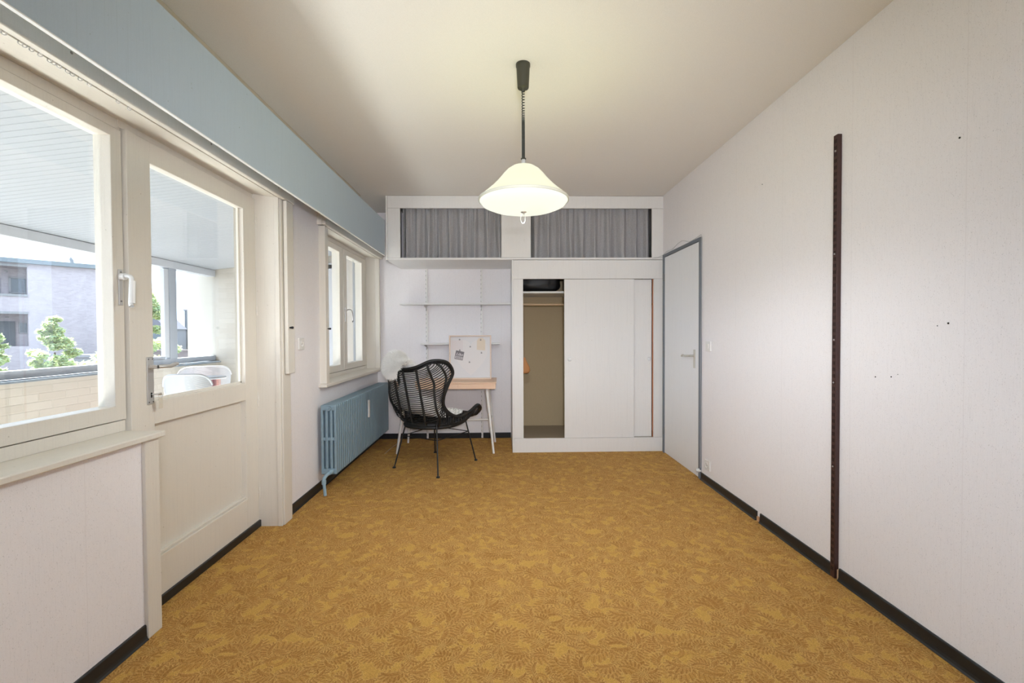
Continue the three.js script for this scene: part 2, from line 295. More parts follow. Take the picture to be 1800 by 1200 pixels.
const hand = part(win1, 'window_handle', [tube([V(-1.553, 1.459, -1.905), V(-1.53, 1.461, -1.904), V(-1.512, 1.455, -1.90), V(-1.504, 1.43, -1.893), V(-1.502, 1.38, -1.886), V(-1.500, 1.345, -1.882), V(-1.494, 1.335, -1.878)], 0.0085, 30, 10), rod(V(-1.556, 1.459, -1.905), V(-1.538, 1.459, -1.905), 0.015, 0.014, 18), tube([V(-1.504, 1.44, -1.898), V(-1.501, 1.39, -1.89), V(-1.499, 1.348, -1.886)], 0.0115, 12, 10)], M.enamel, { label: 'white lever handle on its plate' });
part(hand, 'handle_plate', [bx(-1.56, -1.556, 1.342, 1.488, -1.914, -1.894, 0.0015)], M.alu);
for (const y of [1.358, 1.477]) part(hand, 'screw', rod(V(-1.557, y, -1.904), V(-1.5545, y, -1.904), 0.004, 0.0035, 10), plain(0.2, 0.2, 0.2, 0.5, 0.6));

// half-glazed balcony door
const door1 = struct('door_1', null, null, [XD, 0, -2.42]);
const DA = -1.93, DB = -2.91;
part(door1, 'stile', bx(-1.59, XD, 0.04, 2.07, DA, -2.057, 0.003), M.ivory);
part(door1, 'stile', bx(-1.59, XD, 0.04, 2.07, DB, -2.78, 0.003), M.ivory);
part(door1, 'rail', bx(-1.59, XD, 1.975, 2.07, -2.055, -2.782, 0.003), M.ivory);
part(door1, 'rail', bx(-1.59, XD, 0.822, 0.925, -2.055, -2.782, 0.003), M.ivory);
part(door1, 'rail', bx(-1.59, XD, 0.04, 0.222, -2.055, -2.782, 0.003), M.ivory);
part(door1, 'panel', bx(-1.588, -1.579, 0.22, 0.825, -2.05, -2.79), M.ivory);
part(door1, 'panel_bead', [bx(-1.58, -1.556, 0.222, 0.236, -2.055, -2.782, 0.004)], M.ivory);
part(door1, 'pane', bx(-1.583, -1.579, 0.92, 1.98, -2.05, -2.785), M.glass);
part(door1, 'glazing_bead', [bx(-1.578, -1.57, 0.925, 0.937, -2.057, -2.78), bx(-1.578, -1.57, 0.93, 1.975, -2.768, -2.78)], M.ivory);
part(door1, 'frame', [bx(-1.65, -1.56, 2.07, 2.1, PZ, DZ)], M.ivory);
part(door1, 'threshold', bx(-1.62, -1.533, 0, 0.043, PZ - 0.002, DZ, 0.003), M.skirting);
for (const y of [1.947, 1.37, 0.8, 0.22]) part(door1, 'hinge', [rod(V(-1.541, y - 0.03, -2.911), V(-1.541, y - 0.002, -2.911), 0.006, 0.006, 10), rod(V(-1.541, y + 0.002, -2.911), V(-1.541, y + 0.03, -2.911), 0.006, 0.006, 10)], M.ivory);
const dh = part(door1, 'door_handle', [rod(V(-1.544, 1.079, -2.031), V(-1.505, 1.079, -2.031), 0.010, 0.009, 14), tube([V(-1.507, 1.079, -2.028), V(-1.500, 1.079, -2.06), V(-1.499, 1.078, -2.075), V(-1.499, 1.078, -2.095), V(-1.499, 1.085, -2.12), V(-1.502, 1.086, -2.14)], 0.009, 30, 10)], M.alu);
part(dh, 'handle_plate', bx(-1.545, -1.540, 0.915, 1.123, -2.013, -2.050, 0.0015), M.alu);
for (const [y, z] of [[1.113, -2.02], [1.113, -2.043], [0.925, -2.02], [0.925, -2.043]]) part(dh, 'screw', rod(V(-1.541, y, z), V(-1.5385, y, z), 0.003, 0.0025, 8), plain(0.12, 0.12, 0.12, 0.5, 0.5));
part(dh, 'keyhole', [rod(V(-1.541, 0.962, -2.034), V(-1.5392, 0.962, -2.034), 0.0045, 0.0045, 12), bx(-1.541, -1.5392, 0.944, 0.962, -2.0375, -2.0305)], M.slot);

const key = thing('key', 'small key with a whitish tag hanging from the balcony door lock', 'key', [-1.535, 0.9, -2.062]);
part(key, 'shaft', [rod(V(-1.54, 0.958, -2.036), V(-1.518, 0.958, -2.04), 0.0025), rod(V(-1.518, 0.958, -2.04), V(-1.516, 0.958, -2.058), 0.004, 0.005)], M.chrome);
const kr = new THREE.TorusGeometry(0.008, 0.0013, 8, 18); kr.rotateY(1.2); kr.translate(-1.518, 0.949, -2.058);
part(key, 'ring', kr, M.chrome);
part(key, 'tag', [bx(-1.521, -1.517, 0.892, 0.940, -2.048, -2.070, 0.002)], plain(0.7, 0.64, 0.53, 0.4));

// casement window by the niche
const win2 = struct('window_2', null, null, [XD, 0.82, -4.45]);
const ZM = -4.5;
part(win2, 'frame', [bx(-1.64, -1.55, 0.8, 0.86, W2A, W2B, 0.002), bx(-1.64, -1.55, 2.065, 2.1, W2A, W2B, 0.002), bx(-1.64, -1.55, 0.86, 2.065, W2A, W2A - 0.13), bx(-1.64, -1.55, 0.86, 2.065, W2B, W2B + 0.03)], M.ivory);
for (const [za, zb, s0, s1] of [[-3.77, ZM, 0.09, 0.095], [ZM - 0.012, -5.245, 0.09, 0.15]]) {
  const s = part(win2, 'sash', [bx(-1.62, XD, 0.865, 2.06, za, za - s0, 0.003), bx(-1.62, XD, 0.865, 2.06, zb, zb + s1, 0.003), bx(-1.62, XD, 0.865, 0.925, za - s0 + 0.003, zb + s1 - 0.003, 0.003), bx(-1.62, XD, 2.005, 2.06, za - s0 + 0.003, zb + s1 - 0.003, 0.003)], M.ivory);
  part(s, 'pane', bx(-1.566, -1.562, 0.92, 2.01, za - s0 + 0.002, zb + s1 - 0.002), M.glass);
}
part(win2, 'window_handle', [rod(V(XD, 1.459, -4.545), V(-1.52, 1.459, -4.548), 0.008), tube([V(-1.52, 1.459, -4.548), V(-1.505, 1.462, -4.585), V(-1.5, 1.44, -4.62), V(-1.498, 1.38, -4.638), V(-1.498, 1.35, -4.635), V(-1.498, 1.342, -4.62)], 0.0055, 24, 8), bx(XD, XD + 0.005, 1.342, 1.482, -4.538, -4.552, 0.001)], M.chrome);
part(win2, 'outer_stop', bx(-1.678, -1.655, 0.8, 2.1, -5.195, -5.21), M.loggiaframe);
const trim5 = struct('trim_5', null, null, [-1.4, 0.8, -4.4]);
part(trim5, 'casing', bx(XL - 0.005, -1.385, 0.826, 2.075, -3.632, -3.698, 0.004), M.ivory);
part(trim5, 'casing', bx(XL - 0.005, -1.39, 0.826, 2.075, -5.235, -5.275, 0.004), M.ivory);
part(trim5, 'jamb', [bx(-1.65, XL, 0.8, 2.1, W2A + 0.002, W2A - 0.006), bx(-1.65, -1.40, 0.8, 2.1, W2B, W2B + 0.008)], M.ivory);
part(trim5, 'soffit', extrudeZ([[-1.65, 2.1], [-1.55, 2.1], [-1.403, 2.077], [-1.403, 2.09], [-1.55, 2.12], [-1.65, 2.12]], W2A, W2B), M.ivory);
part(trim5, 'head_board', bx(-1.396, -1.366, 2.075, 2.26, -3.6, ZB, 0.006), M.ivory);
part(trim5, 'cap_board', bx(XL, -1.366, 2.26, 2.28, -3.6, ZB), M.ivory);
part(trim5, 'end_block', bx(XL, -1.396, 2.076, 2.26, -3.6, -3.618), M.ivory);
part(trim5, 'sill', bx(-1.65, -1.372, 0.798, 0.826, -3.6, -5.285, 0.006), M.ivory);
part(trim5, 'knob', [rod(V(-1.386, 1.262, -3.665), V(-1.366, 1.262, -3.665), 0.004, 0.008, 12), rod(V(-1.366, 1.262, -3.665), V(-1.359, 1.262, -3.665), 0.0085, 0.007, 12)], M.black);

// unseen window behind the camera, placed to light the room from the front
const win3 = struct('window_3', null, null, [0.2, 0.9, ZF]);
part(win3, 'frame', [bx(-0.5, -0.44, 0.9, 2.2, ZF + 0.08, ZF + 0.14), bx(0.84, 0.9, 0.9, 2.2, ZF + 0.08, ZF + 0.14), bx(-0.44, 0.84, 0.9, 0.96, ZF + 0.08, ZF + 0.14), bx(-0.44, 0.84, 2.14, 2.2, ZF + 0.08, ZF + 0.14)], M.ivory);
part(win3, 'pane', bx(-0.44, 0.84, 0.95, 2.15, ZF + 0.108, ZF + 0.112), M.glass);

// ---------------------------------------------------------------- right-hand door
const door2 = struct('door_2', null, null, [XR, 0, -4.15]);
part(door2, 'frame', [bx(1.64, 1.78, 0, 2.005, -3.72, -3.752, 0.002), bx(1.64, 1.78, 0, 2.005, -4.598, -4.556, 0.002), bx(1.64, 1.78, 1.977, 2.005, -3.752, -4.556)], M.greyframe);
const leaf2 = part(door2, 'door_leaf', bx(1.646, 1.69, 0.006, 1.974, -3.754, -4.554, 0.003), M.leaf);
for (const y of [1.771, 1.004, 0.226]) part(door2, 'hinge', [rod(V(1.637, y - 0.037, -4.558), V(1.637, y + 0.037, -4.558), 0.008, 0.008, 10)], plain(0.2, 0.21, 0.22, 0.5, 0.3));
const lever = part(leaf2, 'door_handle', [rod(V(1.646, 1.02, -3.838), V(1.600, 1.02, -3.838), 0.009), tube([V(1.602, 1.02, -3.835), V(1.595, 1.02, -3.87), V(1.594, 1.018, -3.93), V(1.594, 1.022, -3.97), V(1.598, 1.012, -4.0)], 0.008, 24, 8), bx(1.64, 1.646, 0.915, 1.072, -3.822, -3.856, 0.002)], plain(0.62, 0.60, 0.55, 0.35, 0.5), { label: 'metal lever on a tall plate' });
single('phone_cable', tube([V(1.644, 0.1, -3.712), V(1.646, 0.5, -3.709), V(1.643, 1.0, -3.713), V(1.647, 1.5, -3.708), V(1.645, 1.95, -3.71), V(1.644, 2.02, -3.712), V(1.645, 2.018, -3.76), V(1.645, 2.012, -3.95), V(1.646, 2.05, -4.1), V(1.645, 2.046, -4.2), V(1.645, 2.018, -4.35), V(1.645, 2.022, -4.5), V(1.642, 2.005, -4.60), V(1.60, 1.985, -4.615), V(1.54, 1.972, -4.618)], 0.0018, 160, 6), plain(0.5, 0.49, 0.48, 0.5), 'thin grey cable running up the door frame and loosely over its head', 'cable', [1.645, 0.1, -3.712]);
single('cable_gland', [rod(V(1.650, 0.07, -3.735), V(1.612, 0.07, -3.735), 0.017, 0.015, 20)], M.plastic, 'white round door stop at the foot of the grey door frame', 'door stop', [1.64, 0.07, -3.735]);

function wallPlate(name, x, dir, y0, y1, z0, z1, label, category, inner) {
  const t = thing(name, label, category, [x, (y0 + y1) / 2, (z0 + z1) / 2]), zc = (z0 + z1) / 2, yc = (y0 + y1) / 2;
  part(t, 'cover_plate', bx(x, x + dir * 0.012, y0, y1, z0, z1, 0.003), M.plastic);
  if (inner === 'socket') { const g = new THREE.TorusGeometry(0.021, 0.003, 8, 28); g.rotateY(Math.PI / 2); g.translate(x + dir * 0.012, yc, zc); part(t, 'rim', g, M.plastic); for (const s of [-1, 1]) part(t, 'pin_hole', rod(V(x + dir * 0.011, yc, zc + s * 0.0095), V(x + dir * 0.0125, yc, zc + s * 0.0095), 0.0028, 0.0028, 10), M.slot); }
  else { part(t, 'rocker', bx(x + dir * 0.010, x + dir * 0.017, yc - 0.02, yc + 0.02, zc - 0.016, zc + 0.016, 0.004), M.plastic); }
}
wallPlate('wall_socket', XL, 1, 1.108, 1.192, -3.24, -3.325, 'square socket plate on the wallpaper between balcony door and casement window', 'socket', 'socket');
wallPlate('light_switch', XR, -1, 1.067, 1.147, -3.545, -3.63, 'white switch plate on the right wall at handle height beside the door', 'switch', 'rocker');
wallPlate('wall_socket', XR, -1, 0.112, 0.192, -3.555, -3.64, 'white socket low on the right wall above the skirting', 'socket', 'socket');

// ---------------------------------------------------------------- slotted brown upright on the right wall
{
  const t = thing('shelf_upright', 'tall dark brown slotted metal upright screwed to the right wall', 'shelf rail', [XR, 0, -2.195]);
  part(t, 'channel', [bx(1.634, XR, 0.004, 2.178, -2.213, -2.184, 0.0015)], M.brown);
  const slot = new THREE.BoxGeometry(0.0013, 0.017, 0.0034);
  for (let y = 0.04; y < 2.16; y += 0.0318) for (const dz of [-0.0048, 0.0048]) { const m = new THREE.Mesh(slot, M.slot); m.name = 'slot'; m.position.set(1.6337 - XR, y + 0.0085, -2.1985 + dz + 2.195); t.add(m); }
  for (const y of [2.10, 1.60, 1.18, 0.97, 0.555]) part(t, 'screw', rod(V(1.634, y, -2.1985), V(1.6315, y, -2.1985), 0.0045, 0.004, 10), M.alu);
}

// ---------------------------------------------------------------- blue pelmet board
{
  const t = thing('pelmet', 'long blue-grey pelmet board hanging before the windows below the ceiling', 'pelmet', [-1.175, 2.0, -1.8]);
  part(t, 'board', bx(-1.176, -1.165, 2.006, 2.355, 1.3, -4.618, 0.002), M.blue);
  part(t, 'edge_strip', bx(-1.1765, -1.1645, 2.0025, 2.006, 1.3, -4.618), M.enamel, { label: 'white lower edge' });
  part(t, 'unseen_lid', bx(XL, -1.176, 2.325, 2.343, 1.3, -4.618), M.ivory);  // unseen top board, keeps window light off the ceiling behind the pelmet
}

struct('trim_6', [bx(XL, -1.404, 2.52, H, 1.3, -4.618, 0.004)], paint(0.62, 0.55, 0.44, 0.8), [XL, 2.52, -1.5]);   // cove strip above the pelmet

// ---------------------------------------------------------------- pendant lamp
{
  const X = 0.119, Z = -2.379, t = thing('pendant_lamp', 'glowing cream bell-shaped pendant lamp on a dark coiled cord', 'lamp', [X, H, Z]);
  const at = (g) => g.translate(X, 0, Z), dark = plain(0.05, 0.048, 0.03, 0.5);
  part(t, 'canopy', at(lathe([[0, 2.61], [0.037, 2.61], [0.037, 2.597], [0.0345, 2.594], [0.0295, 2.492], [0.028, 2.487], [0.01, 2.486], [0.009, 2.47], [0, 2.47]], 36)), dark);
  const pts = []; let y = 2.472, a = 0;
  while (y > 2.118) { const loose = THREE.MathUtils.clamp((y - 2.30) / 0.1, 0, 1), pitch = lerp(0.0052, 0.0145, loose); for (let i = 0; i < 12; i++) { pts.push(V(X + Math.cos(a) * 0.0062, y, Z + Math.sin(a) * 0.0062)); a += Math.PI / 6; y -= pitch / 12; } }
  part(t, 'coiled_cord', tube(pts, 0.0026, pts.length * 2, 6), plain(0.035, 0.04, 0.035, 0.5));
  part(t, 'cap', at(lathe([[0, 2.128], [0.014, 2.126], [0.013, 2.12], [0, 2.12]], 24)), dark);
  part(t, 'collar', at(lathe([[0, 2.12], [0.0105, 2.12], [0.0105, 2.094], [0.035, 2.09], [0.035, 2.084], [0, 2.084]], 28)), plain(0.6, 0.6, 0.58, 0.5));
  const glowTop = new THREE.MeshStandardMaterial({ color: lin(0.25, 0.25, 0.2), emissive: lin(0.60, 0.61, 0.46), roughness: 0.35 });
  const glowLow = new THREE.MeshStandardMaterial({ color: lin(0.35, 0.35, 0.32), emissive: lin(0.66, 0.695, 0.59), roughness: 0.35 });
  part(t, 'lamp_shade', at(lathe([[0.034, 2.089], [0.06, 2.081], [0.085, 2.064], [0.105, 2.043], [0.123, 2.02], [0.142, 1.999], [0.165, 1.975], [0.192, 1.951], [0.215, 1.932], [0.231, 1.916]], 64)), glowTop);
  part(t, 'rim', at(lathe([[0.226, 1.919], [0.234, 1.918], [0.235, 1.906], [0.227, 1.905]], 64)), plain(0.75, 0.75, 0.62, 0.4));
  part(t, 'diffuser', at(lathe([[0.18, 1.96], [0.226, 1.912], [0.229, 1.905], [0.215, 1.888], [0.18, 1.873], [0.13, 1.86], [0.07, 1.852], [0, 1.85]], 64)), glowLow);
  part(t, 'finial', at(lathe([[0, 1.853], [0.017, 1.851], [0.015, 1.847], [0.005, 1.845], [0.004, 1.836], [0, 1.835]], 20)), M.chrome);
  const ring = new THREE.TorusGeometry(0.021, 0.0019, 8, 28); ring.scale(1, 1.1, 1); ring.rotateY(0.95); ring.rotateZ(-0.15); ring.translate(X - 0.004, 1.814, Z + 0.004);
  part(t, 'pull_ring', ring, plain(0.8, 0.8, 0.74, 0.3));
  const bulb = new THREE.PointLight(lin(0.94, 1.0, 0.34), GLOW_CANDELA, 0, 2); bulb.position.set(0, 1.94 - H, 0); bulb.castShadow = true; bulb.shadow.radius = 4; bulb.name = 'bulb_light'; t.add(bulb);
  const down = new THREE.SpotLight(lin(0.94, 0.98, 1.03), LAMP_CANDELA, 0, 1.56, 0.28, 2); down.position.set(0, 1.775 - H, 0.02); down.target.position.set(0, -H, 0.02); down.castShadow = true; down.shadow.radius = 5; down.name = 'diffuser_light'; t.add(down, down.target);
}

// unseen lamp behind the camera, placed to light ceiling, wardrobe and niche
{
  const X = 0.25, Z = 0.9, t = thing('unseen_lamp', 'unseen lamp behind the viewer, placed to light the ceiling and the far end of the room', 'lamp', [X, 0, Z]), at = (g) => g.translate(X, 0, Z);
  part(t, 'base', at(lathe([[0, 0], [0.14, 0], [0.14, 0.015], [0.02, 0.03], [0, 0.03]], 32)), M.black);
  part(t, 'pole', rod(V(X, 0.02, Z), V(X, 1.68, Z), 0.012), M.black);
  part(t, 'reflector_bowl', at(lathe([[0, 1.66], [0.06, 1.665], [0.13, 1.70], [0.17, 1.76], [0.165, 1.76], [0.125, 1.708], [0.055, 1.675], [0, 1.67]], 40)), M.enamel);
  const glow = new THREE.MeshStandardMaterial({ color: lin(0.8, 0.8, 0.8), emissive: lin(0.92, 0.97, 1), emissiveIntensity: 2 });
  part(t, 'bulb', at(lathe([[0, 1.672], [0.05, 1.68], [0.055, 1.70], [0.04, 1.72], [0, 1.727]], 24)), glow);
  const head = V(0.1, 1.40, 0.42), aim = V(0.05, 1.68, -5), dir = aim.clone().sub(head).normalize();
  part(t, 'front_arm', tube([V(X, 1.3, Z), V(0.24, 1.38, 0.8), V(0.18, 1.42, 0.65), head.clone().addScaledVector(dir, -0.14)], 0.008, 24, 8), M.black);
  const q = new THREE.Quaternion().setFromUnitVectors(V(0, 1, 0), dir), turned = (g) => g.applyQuaternion(q).translate(head.x, head.y, head.z);
  part(t, 'front_shade', turned(lathe([[0, -0.15], [0.03, -0.15], [0.06, -0.10], [0.095, 0], [0.092, 0], [0.055, -0.095], [0, -0.12]], 32)), M.enamel);
  part(t, 'front_bulb', turned(lathe([[0, -0.115], [0.05, -0.09], [0.07, -0.045], [0.05, -0.03], [0, -0.025]], 24)), glow);
  const spot = new THREE.SpotLight(lin(0.9, 0.96, 1.1), UPLIGHT_CANDELA, 0, 1.1, 1, 2); spot.position.set(0, 1.75, 0); spot.target.position.set(-0.1, 2.7, -0.15); spot.castShadow = true; spot.shadow.radius = 6; spot.name = 'unseen_uplight';
  const read = new THREE.SpotLight(lin(0.965, 0.975, 1.04), FRONT_CANDELA, 0, 0.74, 1, 2); read.position.copy(head).addScaledVector(dir, 0.012).sub(t.position); read.target.position.copy(aim).sub(t.position); read.castShadow = true; read.shadow.radius = 4; read.name = 'unseen_front_light';
  t.add(spot, spot.target, read, read.target);
}

// ---------------------------------------------------------------- built-in wardrobe and overhead cupboard
const ZW = -4.625;
{
  const t = thing('wardrobe', 'white built-in wardrobe with one sliding door pushed open', 'wardrobe', [0.88, 0, ZW]);
  part(t, 'side_panel', bx(0.108, 0.125, 0, 1.962, ZW, ZB, 0.002), M.white);
  part(t, 'stile', bx(0.125, 0.222, 0.145, 1.768, ZW, ZW - 0.02, 0.0015), M.white);
  part(t, 'stile', bx(1.56, XR, 0.145, 1.768, ZW, ZW - 0.02, 0.0015), M.white);
  part(t, 'header', bx(0.125, XR, 1.7695, 1.96, ZW, ZW - 0.02, 0.0015), M.white);
  part(t, 'plinth', bx(0.125, XR, 0, 0.1435, ZW, ZW - 0.02, 0.0015), M.white);
  part(t, 'top_board', bx(0.125, XR, 1.94, 1.958, ZW - 0.02, ZB), M.white);
  part(t, 'bottom_board', bx(0.125, XR, 0.12, 0.14, ZW - 0.02, ZB), plain(0.35, 0.28, 0.2, 0.8));
  part(t, 'shelf', bx(0.126, XR, 1.635, 1.655, -4.75, ZB, 0.002), M.white);
  part(t, 'back_lining', bx(0.126, XR, 0.14, 1.94, ZB, ZB + 0.006), M.lining, { label: 'tan flecked lining' });
  part(t, 'hanging_rail', rod(V(0.126, 1.53, -4.95), V(XR, 1.53, -4.95), 0.0125, 0.0125, 14), plain(0.62, 0.45, 0.28, 0.4));
  const knob = (x, z) => { const g = lathe([[0, 0], [0.009, 0], [0.008, 0.008], [0.017, 0.016], [0.019, 0.023], [0.016, 0.029], [0, 0.032]], 24); g.rotateX(Math.PI / 2); return g.translate(x, 0.95, z); };
  const dA = part(t, 'sliding_door', bx(0.643, 1.359, 0.145, 1.767, -4.634, -4.652, 0.002), M.white);
  part(dA, 'knob', knob(0.693, -4.634), M.enamel);
  const dB = part(t, 'sliding_door', bx(0.85, 1.549, 0.145, 1.767, -4.66, -4.678, 0.002), M.white);
  part(dB, 'knob', knob(1.518, -4.66), M.enamel);
  part(t, 'lipping', bx(1.556, 1.56, 0.145, 1.767, -4.646, -4.664), M.rawwood, { label: 'bare orange wood edge' });
  part(t, 'cover_cap', rod(V(0.19, 0.96, ZW), V(0.19, 0.96, ZW + 0.004), 0.008, 0.006, 14), M.enamel);
}
{
  const t = thing('overhead_cupboard', 'white cupboard under the ceiling with two curtained openings', 'cupboard', [0.25, 1.96, ZW]);
  part(t, 'top_rail', bx(-1.138, XR, 2.4825, 2.606, ZW, ZW - 0.02, 0.0015), M.white);
  part(t, 'stile', bx(-1.138, -1.014, 1.986, 2.481, ZW, ZW - 0.02, 0.0015), M.white);
  part(t, 'stile', bx(0.003, 0.303, 1.986, 2.481, ZW, ZW - 0.02, 0.0015), M.white);
  part(t, 'stile', bx(1.54, XR, 1.986, 2.481, ZW, ZW - 0.02, 0.0015), M.white);
  part(t, 'side_panel', bx(-1.157, -1.1395, 1.966, 2.606, ZW + 0.002, ZB, 0.002), M.white);
  part(t, 'bottom_board', [bx(-1.1385, XR, 1.964, 1.985, ZW, ZB, 0.002)], M.white);
  for (const [x0, x1] of [[-1.03, 0.02], [0.29, 1.555]]) part(t, 'curtain_rod', rod(V(x0, 2.515, -4.70), V(x1, 2.515, -4.70), 0.006), M.chrome);
}
function curtain(x0, x1, y0, y1, z, waves, seedN, label) {
  seed = seedN; const nx = 190, ny = 26, pos = [], uv = [], idx = [], ph = [...Array(6)].map(() => rnd() * 6.28);
  for (let j = 0; j <= ny; j++) for (let i = 0; i <= nx; i++) {
    const u = i / nx, v = j / ny, s = u * waves * 6.283 + 0.9 * Math.sin(u * 7 + ph[0]) + 0.25 * (1 - v) * Math.sin(u * 13 + ph[1]);
    const amp = lerp(0.016, 0.036, Math.pow(1 - v, 0.6)), c = Math.sin(s);
    const fold = amp * (Math.sign(c) * Math.pow(Math.abs(c), 0.8)) + (0.004 + 0.004 * v) * Math.sin(s * 2.3 + ph[2]) + 0.003 * v * Math.sin(s * 4.7 + ph[3]);
    const puddle = v < 0.1 ? (0.1 - v) * 0.16 * (0.5 + 0.5 * Math.sin(s * 0.9 + ph[4])) : 0;
    const x = lerp(x0, x1, u) + 0.007 * Math.cos(s) * (1 - v * 0.5), y = lerp(y0, y1, v) + (v < 0.12 ? 0.006 * Math.sin(s + ph[5]) * (1 - v / 0.12) * 0.5 + 0.003 : 0);
    pos.push(x, y, z + fold + puddle); uv.push(u * (x1 - x0) * 1.7, v * (y1 - y0));
  }
  for (let j = 0; j < ny; j++) for (let i = 0; i < nx; i++) { const a = j * (nx + 1) + i, b = a + 1, c = a + nx + 1, d = c + 1; idx.push(a, b, d, a, d, c); }
  const g = new THREE.BufferGeometry(); g.setAttribute('position', new THREE.Float32BufferAttribute(pos, 3)); g.setAttribute('uv', new THREE.Float32BufferAttribute(uv, 2)); g.setIndex(idx); g.computeVertexNormals();
  single('curtain', g, M.cloth, label, 'curtain', [(x0 + x1) / 2, y0, z]);
}
curtain(-1.005, 0.0, 1.988, 2.51, -4.70, 8.5, 31, 'heather grey curtain in the left opening of the overhead cupboard');
curtain(0.309, 1.528, 1.988, 2.51, -4.70, 9.5, 57, 'heather grey curtain in the right opening of the overhead cupboard');

// dark bag and orange thing inside the wardrobe
{
  const g = new THREE.SphereGeometry(1, 48, 32), p = g.attributes.position;
  for (let i = 0; i < p.count; i++) { let x = p.getX(i), y = p.getY(i), z = p.getZ(i); const q = (v) => Math.sign(v) * Math.pow(Math.abs(v), 0.55); const n = 1 + 0.09 * noise.noise(x * 2.5 + 4, y * 2.5, z * 2.5); p.setXYZ(i, 0.40 + q(x) * 0.235 * n, 1.655 + Math.max(0, 0.118 + q(y) * 0.118 * n), -4.99 + q(z) * 0.2 * n); }
  g.computeVertexNormals(); const gg = mergeVertices(g);
  single('black_bag', gg, M.black, 'black soft bag stuffed on the shelf inside the wardrobe', 'bag', [0.4, 1.655, -4.99]);
}
{
  const s = lathe([[0, 0], [0.045, 0.003], [0.062, 0.03], [0.056, 0.07], [0.036, 0.11], [0.018, 0.145], [0.012, 0.17], [0, 0.172]], 28); s.scale(1, 1, 0.5); s.translate(0.246, 0.785, -4.9);
  const t = thing('hanging_pouch', 'small orange pouch hanging at the left edge inside the wardrobe', 'pouch', [0.246, 0.785, -4.9]);
  part(t, 'pouch_body', s, plain(0.60, 0.27, 0.10, 0.7)); part(t, 'string', rod(V(0.246, 0.95, -4.9), V(0.246, 1.52, -4.94), 0.0015), plain(0.4, 0.25, 0.15, 0.8));
}

// ---------------------------------------------------------------- niche: slotted rails, shelves
function whiteRail(x, label) {
  const t = thing('wall_rail', label, 'shelf rail', [x, 0.002, ZB]);
  part(t, 'channel', bx(x - 0.011, x + 0.011, 0.002, 1.975, ZB, ZB + 0.014, 0.002), M.steelwhite);
  const slot = new THREE.BoxGeometry(0.003, 0.018, 0.0008), sm = plain(0.18, 0.17, 0.17, 0.9);
  for (let y = 0.03; y < 1.95; y += 0.05) { const m = new THREE.Mesh(slot, sm); m.name = 'slot'; m.position.set(-0.0065, y + 0.007, 0.0142); t.add(m); }
}
whiteRail(-0.862, 'left white slotted wall rail holding the niche shelves');
whiteRail(-0.228, 'right white slotted wall rail, partly behind the memo board');
function shelf(x0, x1, y, label) {
  const t = thing('wall_shelf', label, 'shelf', [(x0 + x1) / 2, y, ZB]);
  part(t, 'shelf_board', bx(x0, x1, y - 0.018, y, ZB + 0.016, -5.1, 0.002), M.white);
  for (const x of [-0.862, -0.228]) part(t, 'bracket', (() => { const s = new THREE.Shape([[0.014, -0.018], [0.185, -0.018], [0.17, -0.028], [0.05, -0.05], [0.014, -0.075]].map(([a, b]) => new THREE.Vector2(a, b))); const g = new THREE.ExtrudeGeometry(s, { depth: 0.006, bevelEnabled: false }); g.rotateY(-Math.PI / 2); g.translate(x + 0.003, y, ZB); return g; })(), plain(0.6, 0.58, 0.56, 0.5));
}
shelf(-1.134, 0.106, 1.56, 'upper white shelf board spanning the niche up to the wardrobe side');
shelf(-0.905, -0.02, 1.112, 'lower white shelf board passing behind the memo board');

// ---------------------------------------------------------------- desk
{
  const t = thing('desk', 'small wooden desk with drawers and splayed white legs', 'desk', [-0.57, 0, -4.85]);
  part(t, 'desk_top', bx(-1.085, -0.055, 0.708, 0.724, -5.09, -4.618, 0.003), M.wood);
  part(t, 'apron', [bx(-1.078, -0.062, 0.653, 0.708, -5.085, -4.626, 0.002)], M.wood);
  for (const [a, b] of [[-0.99, -0.446], [-0.44, -0.18]]) part(t, 'drawer_front', bx(a, b, 0.656, 0.705, -4.63, -4.621, 0.0015), M.wood);
  const P = { fr: [V(-0.155, 0.653, -4.70), V(-0.084, 0, -4.60)], br: [V(-0.145, 0.653, -4.99), V(-0.076, 0, -5.09)], fl: [V(-0.985, 0.653, -4.70), V(-1.066, 0, -4.62)], bl: [V(-0.985, 0.653, -4.99), V(-1.048, 0, -5.09)] };
  for (const k of Object.keys(P)) part(t, 'leg', rod(P[k][0], P[k][1], 0.018, 0.011, 16), M.steelwhite);
  const on = (k, y) => P[k][1].clone().lerp(P[k][0], y / 0.653);
  for (const [a, b] of [['fr', 'br'], ['fl', 'bl']]) part(t, 'side_bar', rod(on(a, 0.30), on(b, 0.30), 0.009), M.steelwhite);
  part(t, 'stretcher', rod(on('fl', 0.30).lerp(on('bl', 0.30), 0.5), on('fr', 0.30).lerp(on('br', 0.30), 0.5), 0.009), M.steelwhite);
}
